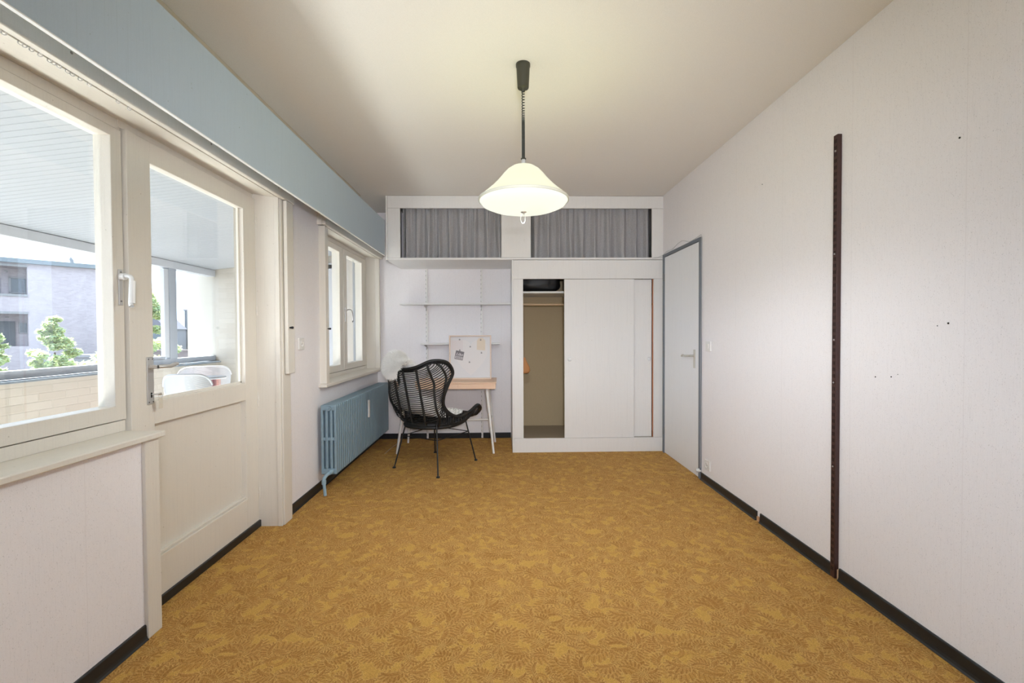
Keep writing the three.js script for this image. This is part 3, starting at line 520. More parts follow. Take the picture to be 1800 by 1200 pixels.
// memo board with its clips and papers
{
  const x0 = -0.566, x1 = -0.112, y0 = 0.724, y1 = 1.198, zf = -4.93, zb = -4.975, t = thing('memo_board', 'square pale wood framed memo board standing on the desk', 'memo board', [(x0 + x1) / 2, y0, zb]);
  part(t, 'frame_side', bx(x0, x0 + 0.012, y0, y1, zb, zf, 0.002), M.palewood); part(t, 'frame_side', bx(x1 - 0.012, x1, y0, y1, zb, zf, 0.002), M.palewood);
  part(t, 'frame_rail', bx(x0 + 0.012, x1 - 0.012, y1 - 0.012, y1, zb, zf, 0.002), M.palewood); part(t, 'frame_rail', bx(x0 + 0.012, x1 - 0.012, y0, y0 + 0.012, zb, zf, 0.002), M.palewood);
  part(t, 'panel', bx(x0 + 0.011, x1 - 0.011, y0 + 0.011, y1 - 0.011, zb + 0.004, zb + 0.012), plain(0.76, 0.755, 0.77, 0.5));
  const hs = new THREE.Shape(); const cx = -0.335, cy = 0.76; hs.moveTo(cx, cy); hs.bezierCurveTo(cx - 0.05, cy + 0.05, cx - 0.185, cy + 0.16, cx - 0.185, cy + 0.28); hs.bezierCurveTo(cx - 0.185, cy + 0.41, cx - 0.03, cy + 0.42, cx, cy + 0.33); hs.bezierCurveTo(cx + 0.03, cy + 0.42, cx + 0.185, cy + 0.41, cx + 0.185, cy + 0.28); hs.bezierCurveTo(cx + 0.185, cy + 0.16, cx + 0.05, cy + 0.05, cx, cy);
  const hg = new THREE.ExtrudeGeometry(hs, { depth: 0.002, bevelEnabled: false, curveSegments: 20 }); hg.translate(0, 0, zb + 0.012); part(t, 'heart_print', hg, plain(0.80, 0.775, 0.775, 0.6), { label: 'pale heart shape' });
  const zp = zb + 0.0148, S = 0.454 / 1015, bxp = (u) => x0 + (u - 90) * S, byp = (v) => y1 - (v - 70) * S;   // S: metres per pixel of the enlarged photograph
  const sheet = (u0, v0, u1, v1, z, rot = 0) => { const g = new THREE.BoxGeometry(Math.abs(u1 - u0) * S, Math.abs(v1 - v0) * S, 0.0015); g.rotateZ(rot); return g.translate(bxp((u0 + u1) / 2), byp((v0 + v1) / 2), z); };
  single('paper_note', sheet(135, 190, 415, 420, zp), plain(0.78, 0.73, 0.74, 0.7), 'pale pinkish note pinned in the upper left of the memo board', 'note', [bxp(275), byp(420), zp]);
  const tagS = new THREE.Shape([[-0.045, -0.055], [0.045, -0.062], [0.048, 0.045], [0.02, 0.075], [-0.02, 0.075], [-0.042, 0.045]].map(([a, b]) => new THREE.Vector2(a, b))), tagG = new THREE.ExtrudeGeometry(tagS, { depth: 0.0015, bevelEnabled: false }); tagG.translate(bxp(855), byp(300), zp);
  single('paper_tag', tagG, plain(0.80, 0.70, 0.58, 0.7), 'cream paper tag pinned in the upper right of the memo board', 'tag', [bxp(855), byp(300), zp]);
  const card = canvasOf(256, 256, (ctx) => { ctx.fillStyle = 'rgb(128,124,128)'; ctx.fillRect(0, 0, 256, 256); ctx.fillStyle = 'rgb(232,228,232)'; ctx.font = 'italic bold 98px serif'; ctx.textAlign = 'center'; ctx.fillText('Like', 128, 132); ctx.fillStyle = 'rgb(206,202,206)'; ctx.fillRect(14, 160, 228, 74); ctx.fillStyle = 'rgb(128,124,128)'; ctx.font = 'bold 64px sans-serif'; ctx.fillText('MORE', 128, 220); });
  const cg = sheet(228, 450, 432, 660, zp + 0.001, -0.21);
  single('grey_card', cg, new THREE.MeshStandardMaterial({ map: tex(card, 1, 1), roughness: 0.7 }), 'tilted grey card with white lettering on the memo board', 'card', [bxp(330), byp(660), zp]);
  const clips = [[340, 175, 'clip at the top of the pinkish note'], [850, 185, 'clip at the top of the cream tag'], [597, 350, 'clip in the middle of the memo board between note and tag'], [868, 500, 'clip below the cream tag'], [575, 725, 'lowest clip, on the heart of the memo board'], [342, 436, 'clip holding the tilted grey card']];
  let proto;
  for (const [u, v, l] of clips) {
    let c;
    if (!proto) {
      c = proto = new THREE.Group(); const cm = plain(0.24, 0.23, 0.24, 0.4, 0.5);
      const jaw = new THREE.Mesh(bx(-0.008, 0.008, -0.005, 0.005, 0, 0.006, 0.002), cm); jaw.name = 'jaw'; c.add(jaw);
      const loop = new THREE.Mesh(tube([V(-0.004, 0.003, 0.004), V(-0.003, 0.012, 0.006), V(0.002, 0.013, 0.006), V(0.004, 0.003, 0.004)], 0.0012, 12, 6), cm); loop.name = 'loop'; c.add(loop);
    } else c = proto.clone();
    c.name = numbered('paper_clip'); c.position.set(bxp(u), byp(v), zp + 0.002); c.userData = { label: 'small dark ' + l, category: 'clip', group: 'clips on the memo board' }; scene.add(c);
  }
}
single('floor_cable', tube([V(-1.188, 0.003, -4.62), V(-1.183, 0.003, -4.8), V(-1.165, 0.003, -5.0), V(-1.15, 0.003, -5.2)], 0.0025, 20, 6), plain(0.62, 0.5, 0.36, 0.7), 'thin pale cord lying on the carpet left of the desk', 'cord', [-1.175, 0, -4.85]);

// ---------------------------------------------------------------- radiator
{
  const z0 = -3.535, pitch = 0.0455, n = 36, t = thing('radiator', 'blue painted column radiator under the casement window', 'radiator', [-1.34, 0.13, z0]);
  const sec = merged([
    ...[-1.391, -1.356, -1.321, -1.290].map((x) => bx(x - 0.0105, x + 0.0105, 0.15, 0.655, -0.017, 0.017, 0.008)),
    bx(-1.402, -1.279, 0.13, 0.178, -0.02, 0.02, 0.012), bx(-1.402, -1.279, 0.625, 0.672, -0.02, 0.02, 0.012), bx(-1.398, -1.283, 0.392, 0.42, -0.013, 0.013, 0.006),
    rod(V(-1.333, 0.647, -0.023), V(-1.333, 0.647, 0.023), 0.016, 0.016, 14), rod(V(-1.333, 0.155, -0.023), V(-1.333, 0.155, 0.023), 0.016, 0.016, 14),
  ]);
  sec.translate(1.34, -0.13, 0);
  for (let i = 0; i < n; i++) { const m = new THREE.Mesh(sec, M.radiator); m.name = 'section'; m.position.z = -0.02 - i * pitch; m.castShadow = m.receiveShadow = true; t.add(m); }
  part(t, 'plug', [rod(V(-1.333, 0.647, z0), V(-1.333, 0.647, z0 + 0.02), 0.02, 0.018, 8), rod(V(-1.333, 0.647, z0 + 0.02), V(-1.333, 0.647, z0 + 0.03), 0.009)], M.radiator);
  part(t, 'valve_pipe', [rod(V(-1.318, 0.158, z0), V(-1.327, 0.152, z0 + 0.03), 0.019, 0.017, 8), tube([V(-1.322, 0.155, z0 + 0.01), V(-1.336, 0.145, -3.475), V(-1.346, 0.125, -3.457), V(-1.347, 0.1, -3.452)], 0.013, 20, 12), rod(V(-1.347, 0.115, -3.453), V(-1.347, 0.085, -3.452), 0.0165, 0.0165, 12), rod(V(-1.347, 0.1, -3.452), V(-1.335, 0, -3.445), 0.0115, 0.0115, 12)], plain(0.30, 0.43, 0.51, 0.4));
  part(t, 'heat_meter', [bx(-1.283, -1.266, 0.42, 0.588, -4.367, -4.397, 0.007)], M.plastic, { label: 'white heat meter' });
  for (const z of [-3.8, -4.9]) part(t, 'wall_bracket', bx(XL, -1.395, 0.56, 0.58, z, z - 0.02), M.radiator);
}

// ---------------------------------------------------------------- rattan armchair
const CHAIR = [-0.614, 0, -4.249], TURN = THREE.MathUtils.degToRad(-38);
const L = (r, h, f) => V(r - 0.03, h, -f);                           // right, up, forward of the chair
{
  const t = thing('rattan_chair', 'black rattan armchair with winged back and thin metal legs', 'chair', CHAIR);
  t.rotation.y = TURN; origin.set(t, V());
  const halfRim = [[0.14, 0.93, -0.345], [0.25, 0.985, -0.25], [0.31, 0.965, -0.13], [0.318, 0.88, -0.07], [0.285, 0.77, -0.095], [0.255, 0.66, -0.12], [0.245, 0.58, -0.11], [0.258, 0.505, -0.05], [0.285, 0.468, 0.03], [0.32, 0.50, 0.14], [0.326, 0.55, 0.25], [0.312, 0.515, 0.308], [0.25, 0.46, 0.335], [0.14, 0.445, 0.35]];
  const rimPts = [[0, 0.91, -0.37], ...halfRim, [0, 0.44, 0.36], ...halfRim.slice().reverse().map(([r, h, f]) => [-r, h, f])].map((p) => L(...p));
  part(t, 'rim', [tube(rimPts, 0.014, 260, 10, true), tube(rimPts.map((p) => V(p.x * 0.955, p.y - 0.018, p.z * 0.97 - 0.004)), 0.010, 260, 8, true)], M.rattan);
  const side = new THREE.CatmullRomCurve3([[0.262, 0.50, -0.06], [0.245, 0.58, -0.11], [0.255, 0.66, -0.12], [0.285, 0.77, -0.095], [0.318, 0.88, -0.07], [0.31, 0.965, -0.13], [0.25, 0.985, -0.25]].map(([r, h, f]) => V(r, h, f)));
  const N = 27, rows = [];
  for (let j = 0; j < N; j++) {
    const s = (j + 0.4) / N, e = side.getPointAt(s), hc = lerp(0.432, 0.895, s), fb = lerp(-0.262, -0.365, s), wb = lerp(0.27, 0.335, Math.min(1, s * 2.4)) - (s > 0.9 ? (s - 0.9) * 0.5 : 0);
    const mid = [[wb, lerp(hc, e.y, 0.55), lerp(fb, e.z, 0.45) - 0.035], [0.20, lerp(hc, e.y, 0.2), fb + 0.022]];
    const c = [[-e.x, e.y, e.z], ...mid.map(([r, h, f]) => [-r, h, f]), [0, hc, fb], ...mid.slice().reverse().map(([r, h, f]) => [r, h, f]), [e.x, e.y, e.z]];
    const curve = new THREE.CatmullRomCurve3(c.map((p) => L(...p)), false, 'centripetal'); rows.push(curve);
    part(t, 'cane', new THREE.TubeGeometry(curve, 36, 0.0039, 6, false), M.rattan);
  }
  const ref = rows[14].getLength();
  for (const w of [-0.86, -0.58, -0.29, 0, 0.29, 0.56, 0.8]) {
    const pts = []; rows.every((c, k) => { const u = 0.5 + 0.5 * w * Math.max(1, ref / c.getLength()); if ((u < 0.01 || u > 0.99) && k > 14) return false; pts.push(c.getPointAt(Math.min(0.985, Math.max(0.015, u)))); return true; });
    const first = pts[0], n = pts.length; pts.unshift(V(first.x * 0.8, 0.40, first.z * 0.82)); pts.push(pts[n].clone().multiplyScalar(2).sub(pts[n - 1]));
    part(t, 'rib', tube(pts, 0.0105, 60, 8), M.rattan);
  }
  const ringAt = (a, k = 1) => { const f = 0.035 + Math.cos(a) * 0.30 * k, r = Math.sin(a) * 0.268 * k; return L(r, 0.388 + 0.1 * Math.max(0, f + 0.05) + 0.012 * (1 - k), f); };
  const ring = [...Array(36)].map((_, i) => ringAt((i / 36) * 6.2832));
  part(t, 'base_ring', [tube(ring, 0.016, 120, 10, true), tube(ring.map((p) => V(p.x * 0.96, p.y + 0.03, p.z * 0.96)), 0.012, 120, 8, true)], M.rattan);
  const disc = []; for (let k = 1; k <= 8; k++) disc.push(tube([...Array(30)].map((_, i) => ringAt((i / 30) * 6.2832, k / 8.2).add(V(0, 0.02, 0))), 0.0145, 60, 6, true));
  part(t, 'seat', disc, M.rattan);
  const arm = new THREE.CatmullRomCurve3([[0.255, 0.66, -0.12], [0.245, 0.58, -0.11], [0.258, 0.505, -0.05], [0.285, 0.468, 0.03], [0.32, 0.50, 0.14], [0.326, 0.55, 0.25], [0.312, 0.515, 0.308], [0.25, 0.46, 0.335], [0.14, 0.445, 0.35], [0, 0.44, 0.36]].map(([r, h, f]) => V(r, h, f)));
  for (const q of [-1, 1]) for (let i = 0; i < 30; i++) {
    const s = i / 30, p = arm.getPointAt(s), a = lerp(2.35, 0.0, s), b = ringAt(q * a); const top = L(q * p.x, p.y, p.z), m = b.clone().lerp(top, 0.5); m.x += q * 0.012; m.y -= 0.012;
    part(t, 'side_cane', tube([b, m, top], i < 12 ? 0.0045 : 0.0055, 10, 6), M.rattan);
  }
  const band = []; for (let k = 1; k <= 3; k++) for (const q of [-1, 1]) band.push(tube([...Array(24)].map((_, i) => { const s = 0.22 + 0.78 * i / 23, p = arm.getPointAt(s), b = ringAt(q * lerp(2.35, 0, s)); return b.lerp(L(q * p.x, p.y, p.z), k * 0.13).add(V(q * 0.008, -0.006, 0)); }), 0.0085, 60, 6));
  part(t, 'woven_band', band, M.rattan);
  const feet = [[-0.225, -0.309], [0.307, -0.276], [0.22, 0.308], [-0.304, 0.277]], tops = [[-0.165, -0.215], [0.19, -0.175], [0.17, 0.215], [-0.225, 0.19]];
  const at = (i, h) => V(tops[i][0], 0.41, -tops[i][1]).lerp(V(feet[i][0], 0.0, -feet[i][1]), 1 - h / 0.41);
  feet.forEach((_, i) => { const g = part(t, 'leg', rod(at(i, 0.41), at(i, 0.006), 0.0065), M.black); const e = at(i, 0); part(g, 'foot', lathe([[0, 0.014], [0.010, 0.013], [0.0155, 0.008], [0.0155, 0], [0, 0]], 18).translate(e.x, 0, e.z), M.black); });
  for (const [a, b] of [[0, 1], [1, 2], [2, 3], [3, 0]]) part(t, 'brace', rod(at(a, 0.29), at(b, 0.29), 0.0042, 0.0042, 8), M.black);
}
// sheepskin over the chair back and seat
{
  seed = 515;
  const t = thing('sheepskin', 'fluffy white sheepskin draped over the back of the black rattan chair', 'sheepskin', CHAIR); t.rotation.y = TURN; origin.set(t, V());
  const rimF = (r) => -0.37 + 2.4 * Math.min(r * r, 0.105), rimH = (r) => 0.91 + 0.07 * THREE.MathUtils.smoothstep(Math.abs(r), 0, 0.25) - 0.6 * Math.max(0, Math.abs(r) - 0.29);
  const over = new THREE.CatmullRomCurve3([[-0.082, -0.055], [-0.09, -0.015], [-0.05, 0.03], [0.03, 0.026], [0.075, -0.12], [0.085, -0.24]].map(([f, h]) => V(0, h, f)));
  const down = new THREE.CatmullRomCurve3([[-0.30, 0.70], [-0.235, 0.53], [-0.09, 0.46], [0.11, 0.455], [0.24, 0.462], [0.31, 0.462]].map(([f, h]) => V(0, h, f)));
  const ns = 70, nw = 26, P = [];
  for (let i = 0; i <= ns; i++) for (let k = 0; k <= nw; k++) {
    const s = i / ns, w = (k / nw) * 2 - 1, hang = THREE.MathUtils.smoothstep(s, 0.38, 0.62), half = lerp(0.20, 0.25, hang) * (s < 0.06 ? 0.75 + s * 4 : 1) * (s > 0.93 ? 1 - (s - 0.93) * 5 : 1);
    const r = lerp(-0.14, -0.09, hang) + w * half, a = over.getPointAt(Math.min(1, s / 0.5)), b = down.getPointAt(Math.max(0, (s - 0.5) / 0.5)), lift = 0.008 * noise.noise(s * 9, w * 4, 2);
    const pa = [rimF(r) + a.z, rimH(r) + a.y], pb = [b.z + 1.2 * r * r * (1 - Math.max(0, (s - 0.5) * 2)), b.y];
    P.push(L(r, lerp(pa[1], pb[1] + 0.85 * Math.max(0, -r - 0.19) * (s > 0.75 ? 1 : 0), hang) + lift, lerp(pa[0], pb[0], hang)));
  }
  const pos = [], idx = []; P.forEach((p) => pos.push(p.x, p.y, p.z));
  for (let i = 0; i < ns; i++) for (let k = 0; k < nw; k++) { const a = i * (nw + 1) + k, b = a + 1, c = a + nw + 1, d = c + 1; idx.push(a, c, d, a, d, b); }
  const g = new THREE.BufferGeometry(); g.setAttribute('position', new THREE.Float32BufferAttribute(pos, 3)); g.setIndex(idx); g.computeVertexNormals();
  const nor = g.attributes.normal, wool = new THREE.MeshStandardMaterial({ color: lin(0.94, 0.92, 0.885), roughness: 1, side: THREE.DoubleSide });
  const nn = g.attributes.normal, pp = g.attributes.position; part(t, 'hide', g.clone(), wool);
  const fp = [];
  const strand = (o, d, len, wd) => {                                // a tapering tuft of three sides that droops toward its tip
    const m = o.clone().addScaledVector(d, len * 0.55), e = m.clone().addScaledVector(d.clone().add(V(rr(-0.35, 0.35), -0.45 + rr(-0.3, 0.2), rr(-0.35, 0.35))).normalize(), len * 0.5);
    const u = V(rr(-1, 1), rr(-1, 1), rr(-1, 1)).cross(d).normalize(), v = u.clone().cross(d).normalize(), at = (c, a, r) => c.clone().addScaledVector(u, Math.cos(a) * r).addScaledVector(v, Math.sin(a) * r);
    for (let q = 0; q < 3; q++) { const a = q * 2.094, b = a + 2.094, p0 = at(o, a, wd), p1 = at(o, b, wd), q0 = at(m, a, wd * 0.75), q1 = at(m, b, wd * 0.75); for (const x of [p0, p1, q1, p0, q1, q0, q0, q1, e]) fp.push(x.x, x.y, x.z); }
  };
  for (let n = 0; n < 30000; n++) {
    const s = rnd() < 0.75 ? rnd() * 0.34 : rnd(), i = Math.min(ns - 1, Math.floor(s * ns)), k = Math.floor(rnd() * nw), a = i * (nw + 1) + k, o = P[a].clone().lerp(P[a + nw + 2], rnd()).lerp(P[a + 1], rnd() * 0.5);
    const d = V(nor.getX(a), nor.getY(a), nor.getZ(a)); if (s < 0.12 ? d.z < 0 : d.y < 0) d.negate();
    const edge = (k / nw) * 2 - 1; d.add(V(edge * 0.75, -0.12, 0)).add(V(rr(-0.45, 0.45), rr(-0.35, 0.3), rr(-0.45, 0.45))).normalize();
    strand(o, d, s < 0.36 ? rr(0.04, 0.07) : rr(0.014, 0.028), rr(0.0014, 0.0028));
  }
  const fg = new THREE.BufferGeometry(); fg.setAttribute('position', new THREE.Float32BufferAttribute(fp, 3)); fg.computeVertexNormals();
  const fur = new THREE.Mesh(fg, wool); fur.name = 'fur'; fur.userData = { kind: 'stuff' }; fur.castShadow = fur.receiveShadow = true; t.add(fur);
}

// ---------------------------------------------------------------- loggia outside the windows
{
  const XP = -3.62, ZE = -5.9;
  struct('loggia_floor', bx(-4.0, XO, -0.25, -0.02, ZE - 0.2, 3), M.palebounce, [-2.8, -0.25, -1.5]);  // floor out of view, kept pale to bounce light up into the room
  const par = struct('loggia_parapet', bx(-3.85, XP, -0.25, 0.865, ZE, 3), M.cream, [XP, 0, -3]);
  const brick = new RoundedBoxGeometry(0.215, 0.0575, 0.02, 1, 0.003), side = brick.clone().rotateY(Math.PI / 2), tints = [M.cream, paint(0.48, 0.43, 0.36, 0.7), paint(0.52, 0.475, 0.405, 0.7)];
  seed = 321;
  for (let j = 0; j < 9; j++) for (let i = 0; i < 17; i++) { const z = -2.3 - i * 0.222 - (j % 2) * 0.111; if (z < ZE + 0.11) continue; const m = new THREE.Mesh(side, tints[Math.floor(rnd() * 3)]); m.name = 'brick'; m.position.set(-0.0084 + rr(0, 0.0008), 0.285 + j * 0.0645, z + 3); m.castShadow = m.receiveShadow = true; par.add(m); }
  const chip = new THREE.Shape(); for (let i = 0; i < 22; i++) { const a = (i / 22) * 6.283, r = 1 + rr(-0.35, 0.3); chip[i ? 'lineTo' : 'moveTo'](Math.cos(a) * 0.055 * r, Math.sin(a) * 0.02 * r + Math.cos(a) * 0.012); }
  const cg = new THREE.ExtrudeGeometry(chip, { depth: 0.002, bevelEnabled: false }); cg.rotateY(Math.PI / 2); cg.translate(XP + 0.0055, 0.51, -3.62); part(par, 'chipped_paint', cg, plain(0.5, 0.33, 0.27, 0.9), { label: 'patch of bare red brick' });
  const end = struct('loggia_end_wall', [bx(-4.0, XO, -0.25, 2.6, ZE - 0.25, ZE)], M.cream, [-2.8, 0, ZE]);
  for (let j = 0; j < 24; j++) for (const x of [-3.50, -3.278]) { const o = (j % 2) * 0.1, m = new THREE.Mesh(brick, tints[Math.floor(rnd() * 3)]); m.name = 'brick'; m.position.set(x + o + 2.8 , 0.75 + j * 0.0645, -0.0084 + rr(0, 0.0008)); m.castShadow = m.receiveShadow = true; end.add(m); }
  const d3 = struct('door_3', null, null, [-2.55, 0, ZE]);            // white grooved door in the end wall
  part(d3, 'frame', [bx(-3.05, -2.98, 0, 2.1, ZE, ZE + 0.05), bx(-2.2, -2.13, 0, 2.1, ZE, ZE + 0.05), bx(-3.05, -2.13, 2.05, 2.12, ZE, ZE + 0.05)], M.loggiawhite);
  part(d3, 'rail', bx(-2.98, -2.2, 1.82, 1.9, ZE + 0.005, ZE + 0.045, 0.003), M.loggiawhite);
  part(d3, 'pane', bx(-2.98, -2.2, 1.9, 2.05, ZE + 0.01, ZE + 0.02), M.darkpane);
  for (let i = 0; i < 13; i++) part(d3, 'plank', bx(-2.98 + i * 0.06 + 0.002, -2.98 + (i + 1) * 0.06 - 0.002, 0.95, 1.82, ZE + 0.005, ZE + 0.035, 0.006), M.loggiawhite);
  part(d3, 'rail', bx(-2.98, -2.2, 0.86, 0.945, ZE + 0.005, ZE + 0.045, 0.003), M.loggiawhite);
  part(d3, 'bottom_panel', bx(-2.98, -2.2, 0, 0.855, ZE + 0.005, ZE + 0.035, 0.004), M.loggiawhite);
  const roof = struct('loggia_roof', null, null, [-2.7, 2.03, -1.5]), slope = 0.12;
  const bw = 0.055, bs = new RoundedBoxGeometry(2.1, 0.016, bw - 0.0015, 1, 0.004); bs.rotateZ(Math.atan(slope)); metreUV(bs);
  for (let i = 0; i < 161; i++) { const m = new THREE.Mesh(bs, M.roofboard); m.name = 'board'; m.position.set(0, 0.016 + 0.95 * slope, 1.5 + 2.95 - i * bw); m.castShadow = m.receiveShadow = true; roof.add(m); }
  part(roof, 'roof_deck', (() => { const g = new THREE.BoxGeometry(2.3, 0.1, 9.2); g.rotateZ(Math.atan(slope)); g.translate(-2.7, 2.03 + 0.95 * slope + 0.085, -1.5); return metreUV(g); })(), M.concrete);
  const fr = struct('loggia_frame', null, null, [-3.67, 0.9, -1.5]);
  part(fr, 'top_beam', bx(-3.75, -3.64, 1.955, 2.035, ZE, 3, 0.004), M.loggiawhite);
  part(fr, 'bottom_rail', bx(-3.72, -3.65, 0.892, 0.955, ZE, 3, 0.004), M.loggiaframe);
  for (const z of [-5.155, -2.85, -0.55, 1.75]) part(fr, 'mullion', bx(-3.72, -3.645, 0.955, 1.955, z + 0.055, z - 0.055, 0.004), M.loggiaframe);
  for (const [a, b] of [[3, 1.805], [1.695, -0.495], [-0.605, -2.795], [-2.905, -5.1], [-5.21, ZE]]) part(fr, 'pane', bx(-3.682, -3.678, 0.95, 1.96, a, b), M.loggiaglass);
  part(fr, 'sash_stile', bx(-3.7, -3.655, 0.97, 1.94, -5.1, -5.035, 0.003), M.loggiawhite);
  part(fr, 'sash_rail', bx(-3.7, -3.655, 0.957, 0.985, -5.035, -4.5, 0.003), M.loggiaframe);
  struct('loggia_sill', bx(-3.80, -3.585, 0.866, 0.884, ZE, 3, 0.003), M.bluestone, [-3.7, 0.866, -1.5]);
  struct('loggia_far_wall', bx(-4.0, XO, -0.25, 2.6, 3.0, 3.2), M.cream, [-2.8, 0, 3]);
}
// plastic chairs and a little table on the loggia
{
  const white = plain(0.52, 0.53, 0.555, 0.4);
  const t = thing('plastic_chair', 'white plastic tub chair on the loggia, nearer to the door', 'chair', [-2.63, -0.02, -3.9]);
  const backShell = (cx, cz, turn, w, hTop) => { const pts = []; const nx = 24, ny = 8, pos = [], ix = []; for (let j = 0; j <= ny; j++) for (let i = 0; i <= nx; i++) { const a = (i / nx - 0.5) * 2.6, v = j / ny, top = hTop - 0.10 * Math.pow(Math.abs(i / nx - 0.5) * 2, 4), y = lerp(0.40, top, v), r = w * (0.88 + 0.12 * v); pos.push(cx + Math.sin(a + turn) * r, y, cz + Math.cos(a + turn) * r); } for (let j = 0; j < ny; j++) for (let i = 0; i < nx; i++) { const a = j * (nx + 1) + i; ix.push(a, a + 1, a + nx + 2, a, a + nx + 2, a + nx + 1); } const g = new THREE.BufferGeometry(); g.setAttribute('position', new THREE.Float32BufferAttribute(pos, 3)); g.setIndex(ix); g.computeVertexNormals(); const edge = []; for (let i = 0; i <= nx; i++) { const k = (ny * (nx + 1) + i) * 3; edge.push(V(pos[k], pos[k + 1], pos[k + 2])); } return [g, tube(edge, 0.009, 60, 8)]; };
  const dbl = white.clone(); dbl.side = THREE.DoubleSide;
  const build = (c, cx, cz, turn, w = 0.24) => { const [g, e] = backShell(cx, cz, turn, w, 0.895); part(c, 'backrest', g, dbl); part(c, 'edge', e, white); part(c, 'seat', (() => { const s = new THREE.CylinderGeometry(w, w * 0.9, 0.03, 28); s.translate(cx, 0.405, cz); return s; })(), white); for (const [a, b] of [[-1, -1], [1, -1], [-1, 1], [1, 1]]) part(c, 'leg', rod(V(cx + a * w * 0.6, 0.40, cz + b * w * 0.6), V(cx + a * w * 0.8, -0.02, cz + b * w * 0.8), 0.02, 0.014), white); };
  build(t, -2.63, -3.9, 0.3, 0.18);
  const t2 = thing('plastic_chair', 'white plastic tub chair farther back against the loggia parapet', 'chair', [-3.12, -0.02, -4.85]);
  build(t2, -3.12, -4.85, 0.6);
  const tb = thing('loggia_table', 'little round white table over a pinkish patterned base on the loggia', 'table', [-2.72, -0.02, -4.3]);
  const print = tex(canvasOf(128, 256, (ctx) => { ctx.fillStyle = 'rgb(226,170,160)'; ctx.fillRect(0, 0, 128, 256); for (let i = 0; i < 60; i++) { ctx.fillStyle = `rgba(${rnd() < 0.5 ? '120,80,90' : '240,214,206'},0.6)`; ctx.fillRect(rnd() * 128, rnd() * 256, rr(6, 26), rr(6, 30)); } }), 2, 1);
  part(tb, 'table_top', lathe([[0, 0.81], [0.13, 0.81], [0.135, 0.82], [0.13, 0.83], [0, 0.83]], 36).translate(-2.72, 0, -4.3), white);
  part(tb, 'base', lathe([[0, -0.02], [0.09, -0.02], [0.085, 0.81], [0, 0.81]], 30).translate(-2.72, 0, -4.3), new THREE.MeshStandardMaterial({ map: print, roughness: 0.6 }));
}

// ---------------------------------------------------------------- street: ground, flats, houses, trees
struct('ground', bx(-80, 40, -3.2, -3.0, -80, 60), M.paving, [0, -3.2, -20]);
{
  const t = thing('apartment_building', 'pale lilac brick apartment block with stacked recessed balconies', 'building', [-28.04, -3, -26.22]); t.rotation.y = 0.838; origin.set(t, V(0, 0, 0));
  const B = (x0, x1, y0, y1, z0, z1, r = 0) => bx(x0, x1, y0 + 3, y1 + 3, z0, z1, r);   // heights are given above the room floor
  part(t, 'wall', [B(1.03, 5.4, -3, 5.35, -9, 0), B(-6, 1.03, -3, 5.35, -9, -1.3), B(-6, 1.03, 5.15, 5.35, -1.3, 0), B(-6, 1.03, 2.58, 3.45, -1.3, 0), B(-6, 1.03, -3, 0.6, -1.3, 0)], M.farbrick);
  const pale = plain(0.2, 0.2, 0.195, 0.8), frame = plain(0.21, 0.21, 0.21, 0.6);
  part(t, 'roof_edge', B(-6.2, 5.6, 5.35, 5.6, -9.2, 0.25), plain(0.14, 0.165, 0.175, 0.7));
  part(t, 'roof_vent', lathe([[0, 8.6], [0.55, 8.6], [0.5, 8.75], [0.16, 8.8], [0.14, 9.0], [0.03, 9.15], [0, 9.2]], 16).translate(3.0, 0, -1.6), plain(0.15, 0.16, 0.165, 0.8));
  for (const y of [5.15, 3.45, 2.45]) part(t, 'balcony_edge', B(-6, 1.03, y, y + 0.13, -0.05, 0.06), pale);
  const w = part(t, 'window', [B(0.33, 0.42, 3.55, 4.66, -1.3, -1.18), B(0.33, 1.02, 4.57, 4.66, -1.3, -1.18), B(0.33, 1.02, 3.70, 3.76, -1.3, -1.18)], frame);
  part(w, 'pane', B(0.42, 1.02, 3.55, 4.57, -1.29, -1.26), M.darkpane);
  const w2 = part(t, 'window', [B(0.68, 0.74, 1.33, 2.0, -1.3, -1.2), B(0.68, 1.02, 1.33, 1.40, -1.3, -1.2), B(0.68, 1.02, 1.95, 2.0, -1.3, -1.2)], frame);
  part(w2, 'pane', B(0.74, 1.02, 1.40, 1.95, -1.29, -1.26), M.darkpane);
  part(t, 'balcony_door', [B(-0.35, 0.0, 3.5, 4.6, -1.3, -1.24)], plain(0.11, 0.12, 0.135, 0.6)); part(t, 'balcony_door', [B(-0.4, 0.55, 0.6, 2.05, -1.3, -1.24)], plain(0.08, 0.088, 0.095, 0.6));
  for (const y of [4.9, 2.25]) part(t, 'ceiling_light', B(0.15, 0.32, y, y + 0.06, -0.9, -0.75, 0.02), pale);
}
function house(name, label, [x, z], [w, h, d], m, build) {
  const t = thing(name, label, 'building', [x, -3, z]); part(t, 'wall', bx(x - w / 2, x + w / 2, -3, h, z - d, z), m); build(t, x - w / 2, x + w / 2, z); return t;
}
house('garage', 'low white flat-roofed garage before the apartment block', [-22.4, -25.2], [5, 0.02, 1.2], M.render, (t, a, b, z) => { part(t, 'roof_edge', bx(a - 0.1, b + 0.1, 0.02, 0.16, z - 1.3, z + 0.1), M.render); part(t, 'garage_door', bx(a + 0.6, b - 0.6, -3, -0.7, z, z + 0.04), M.lilac); });
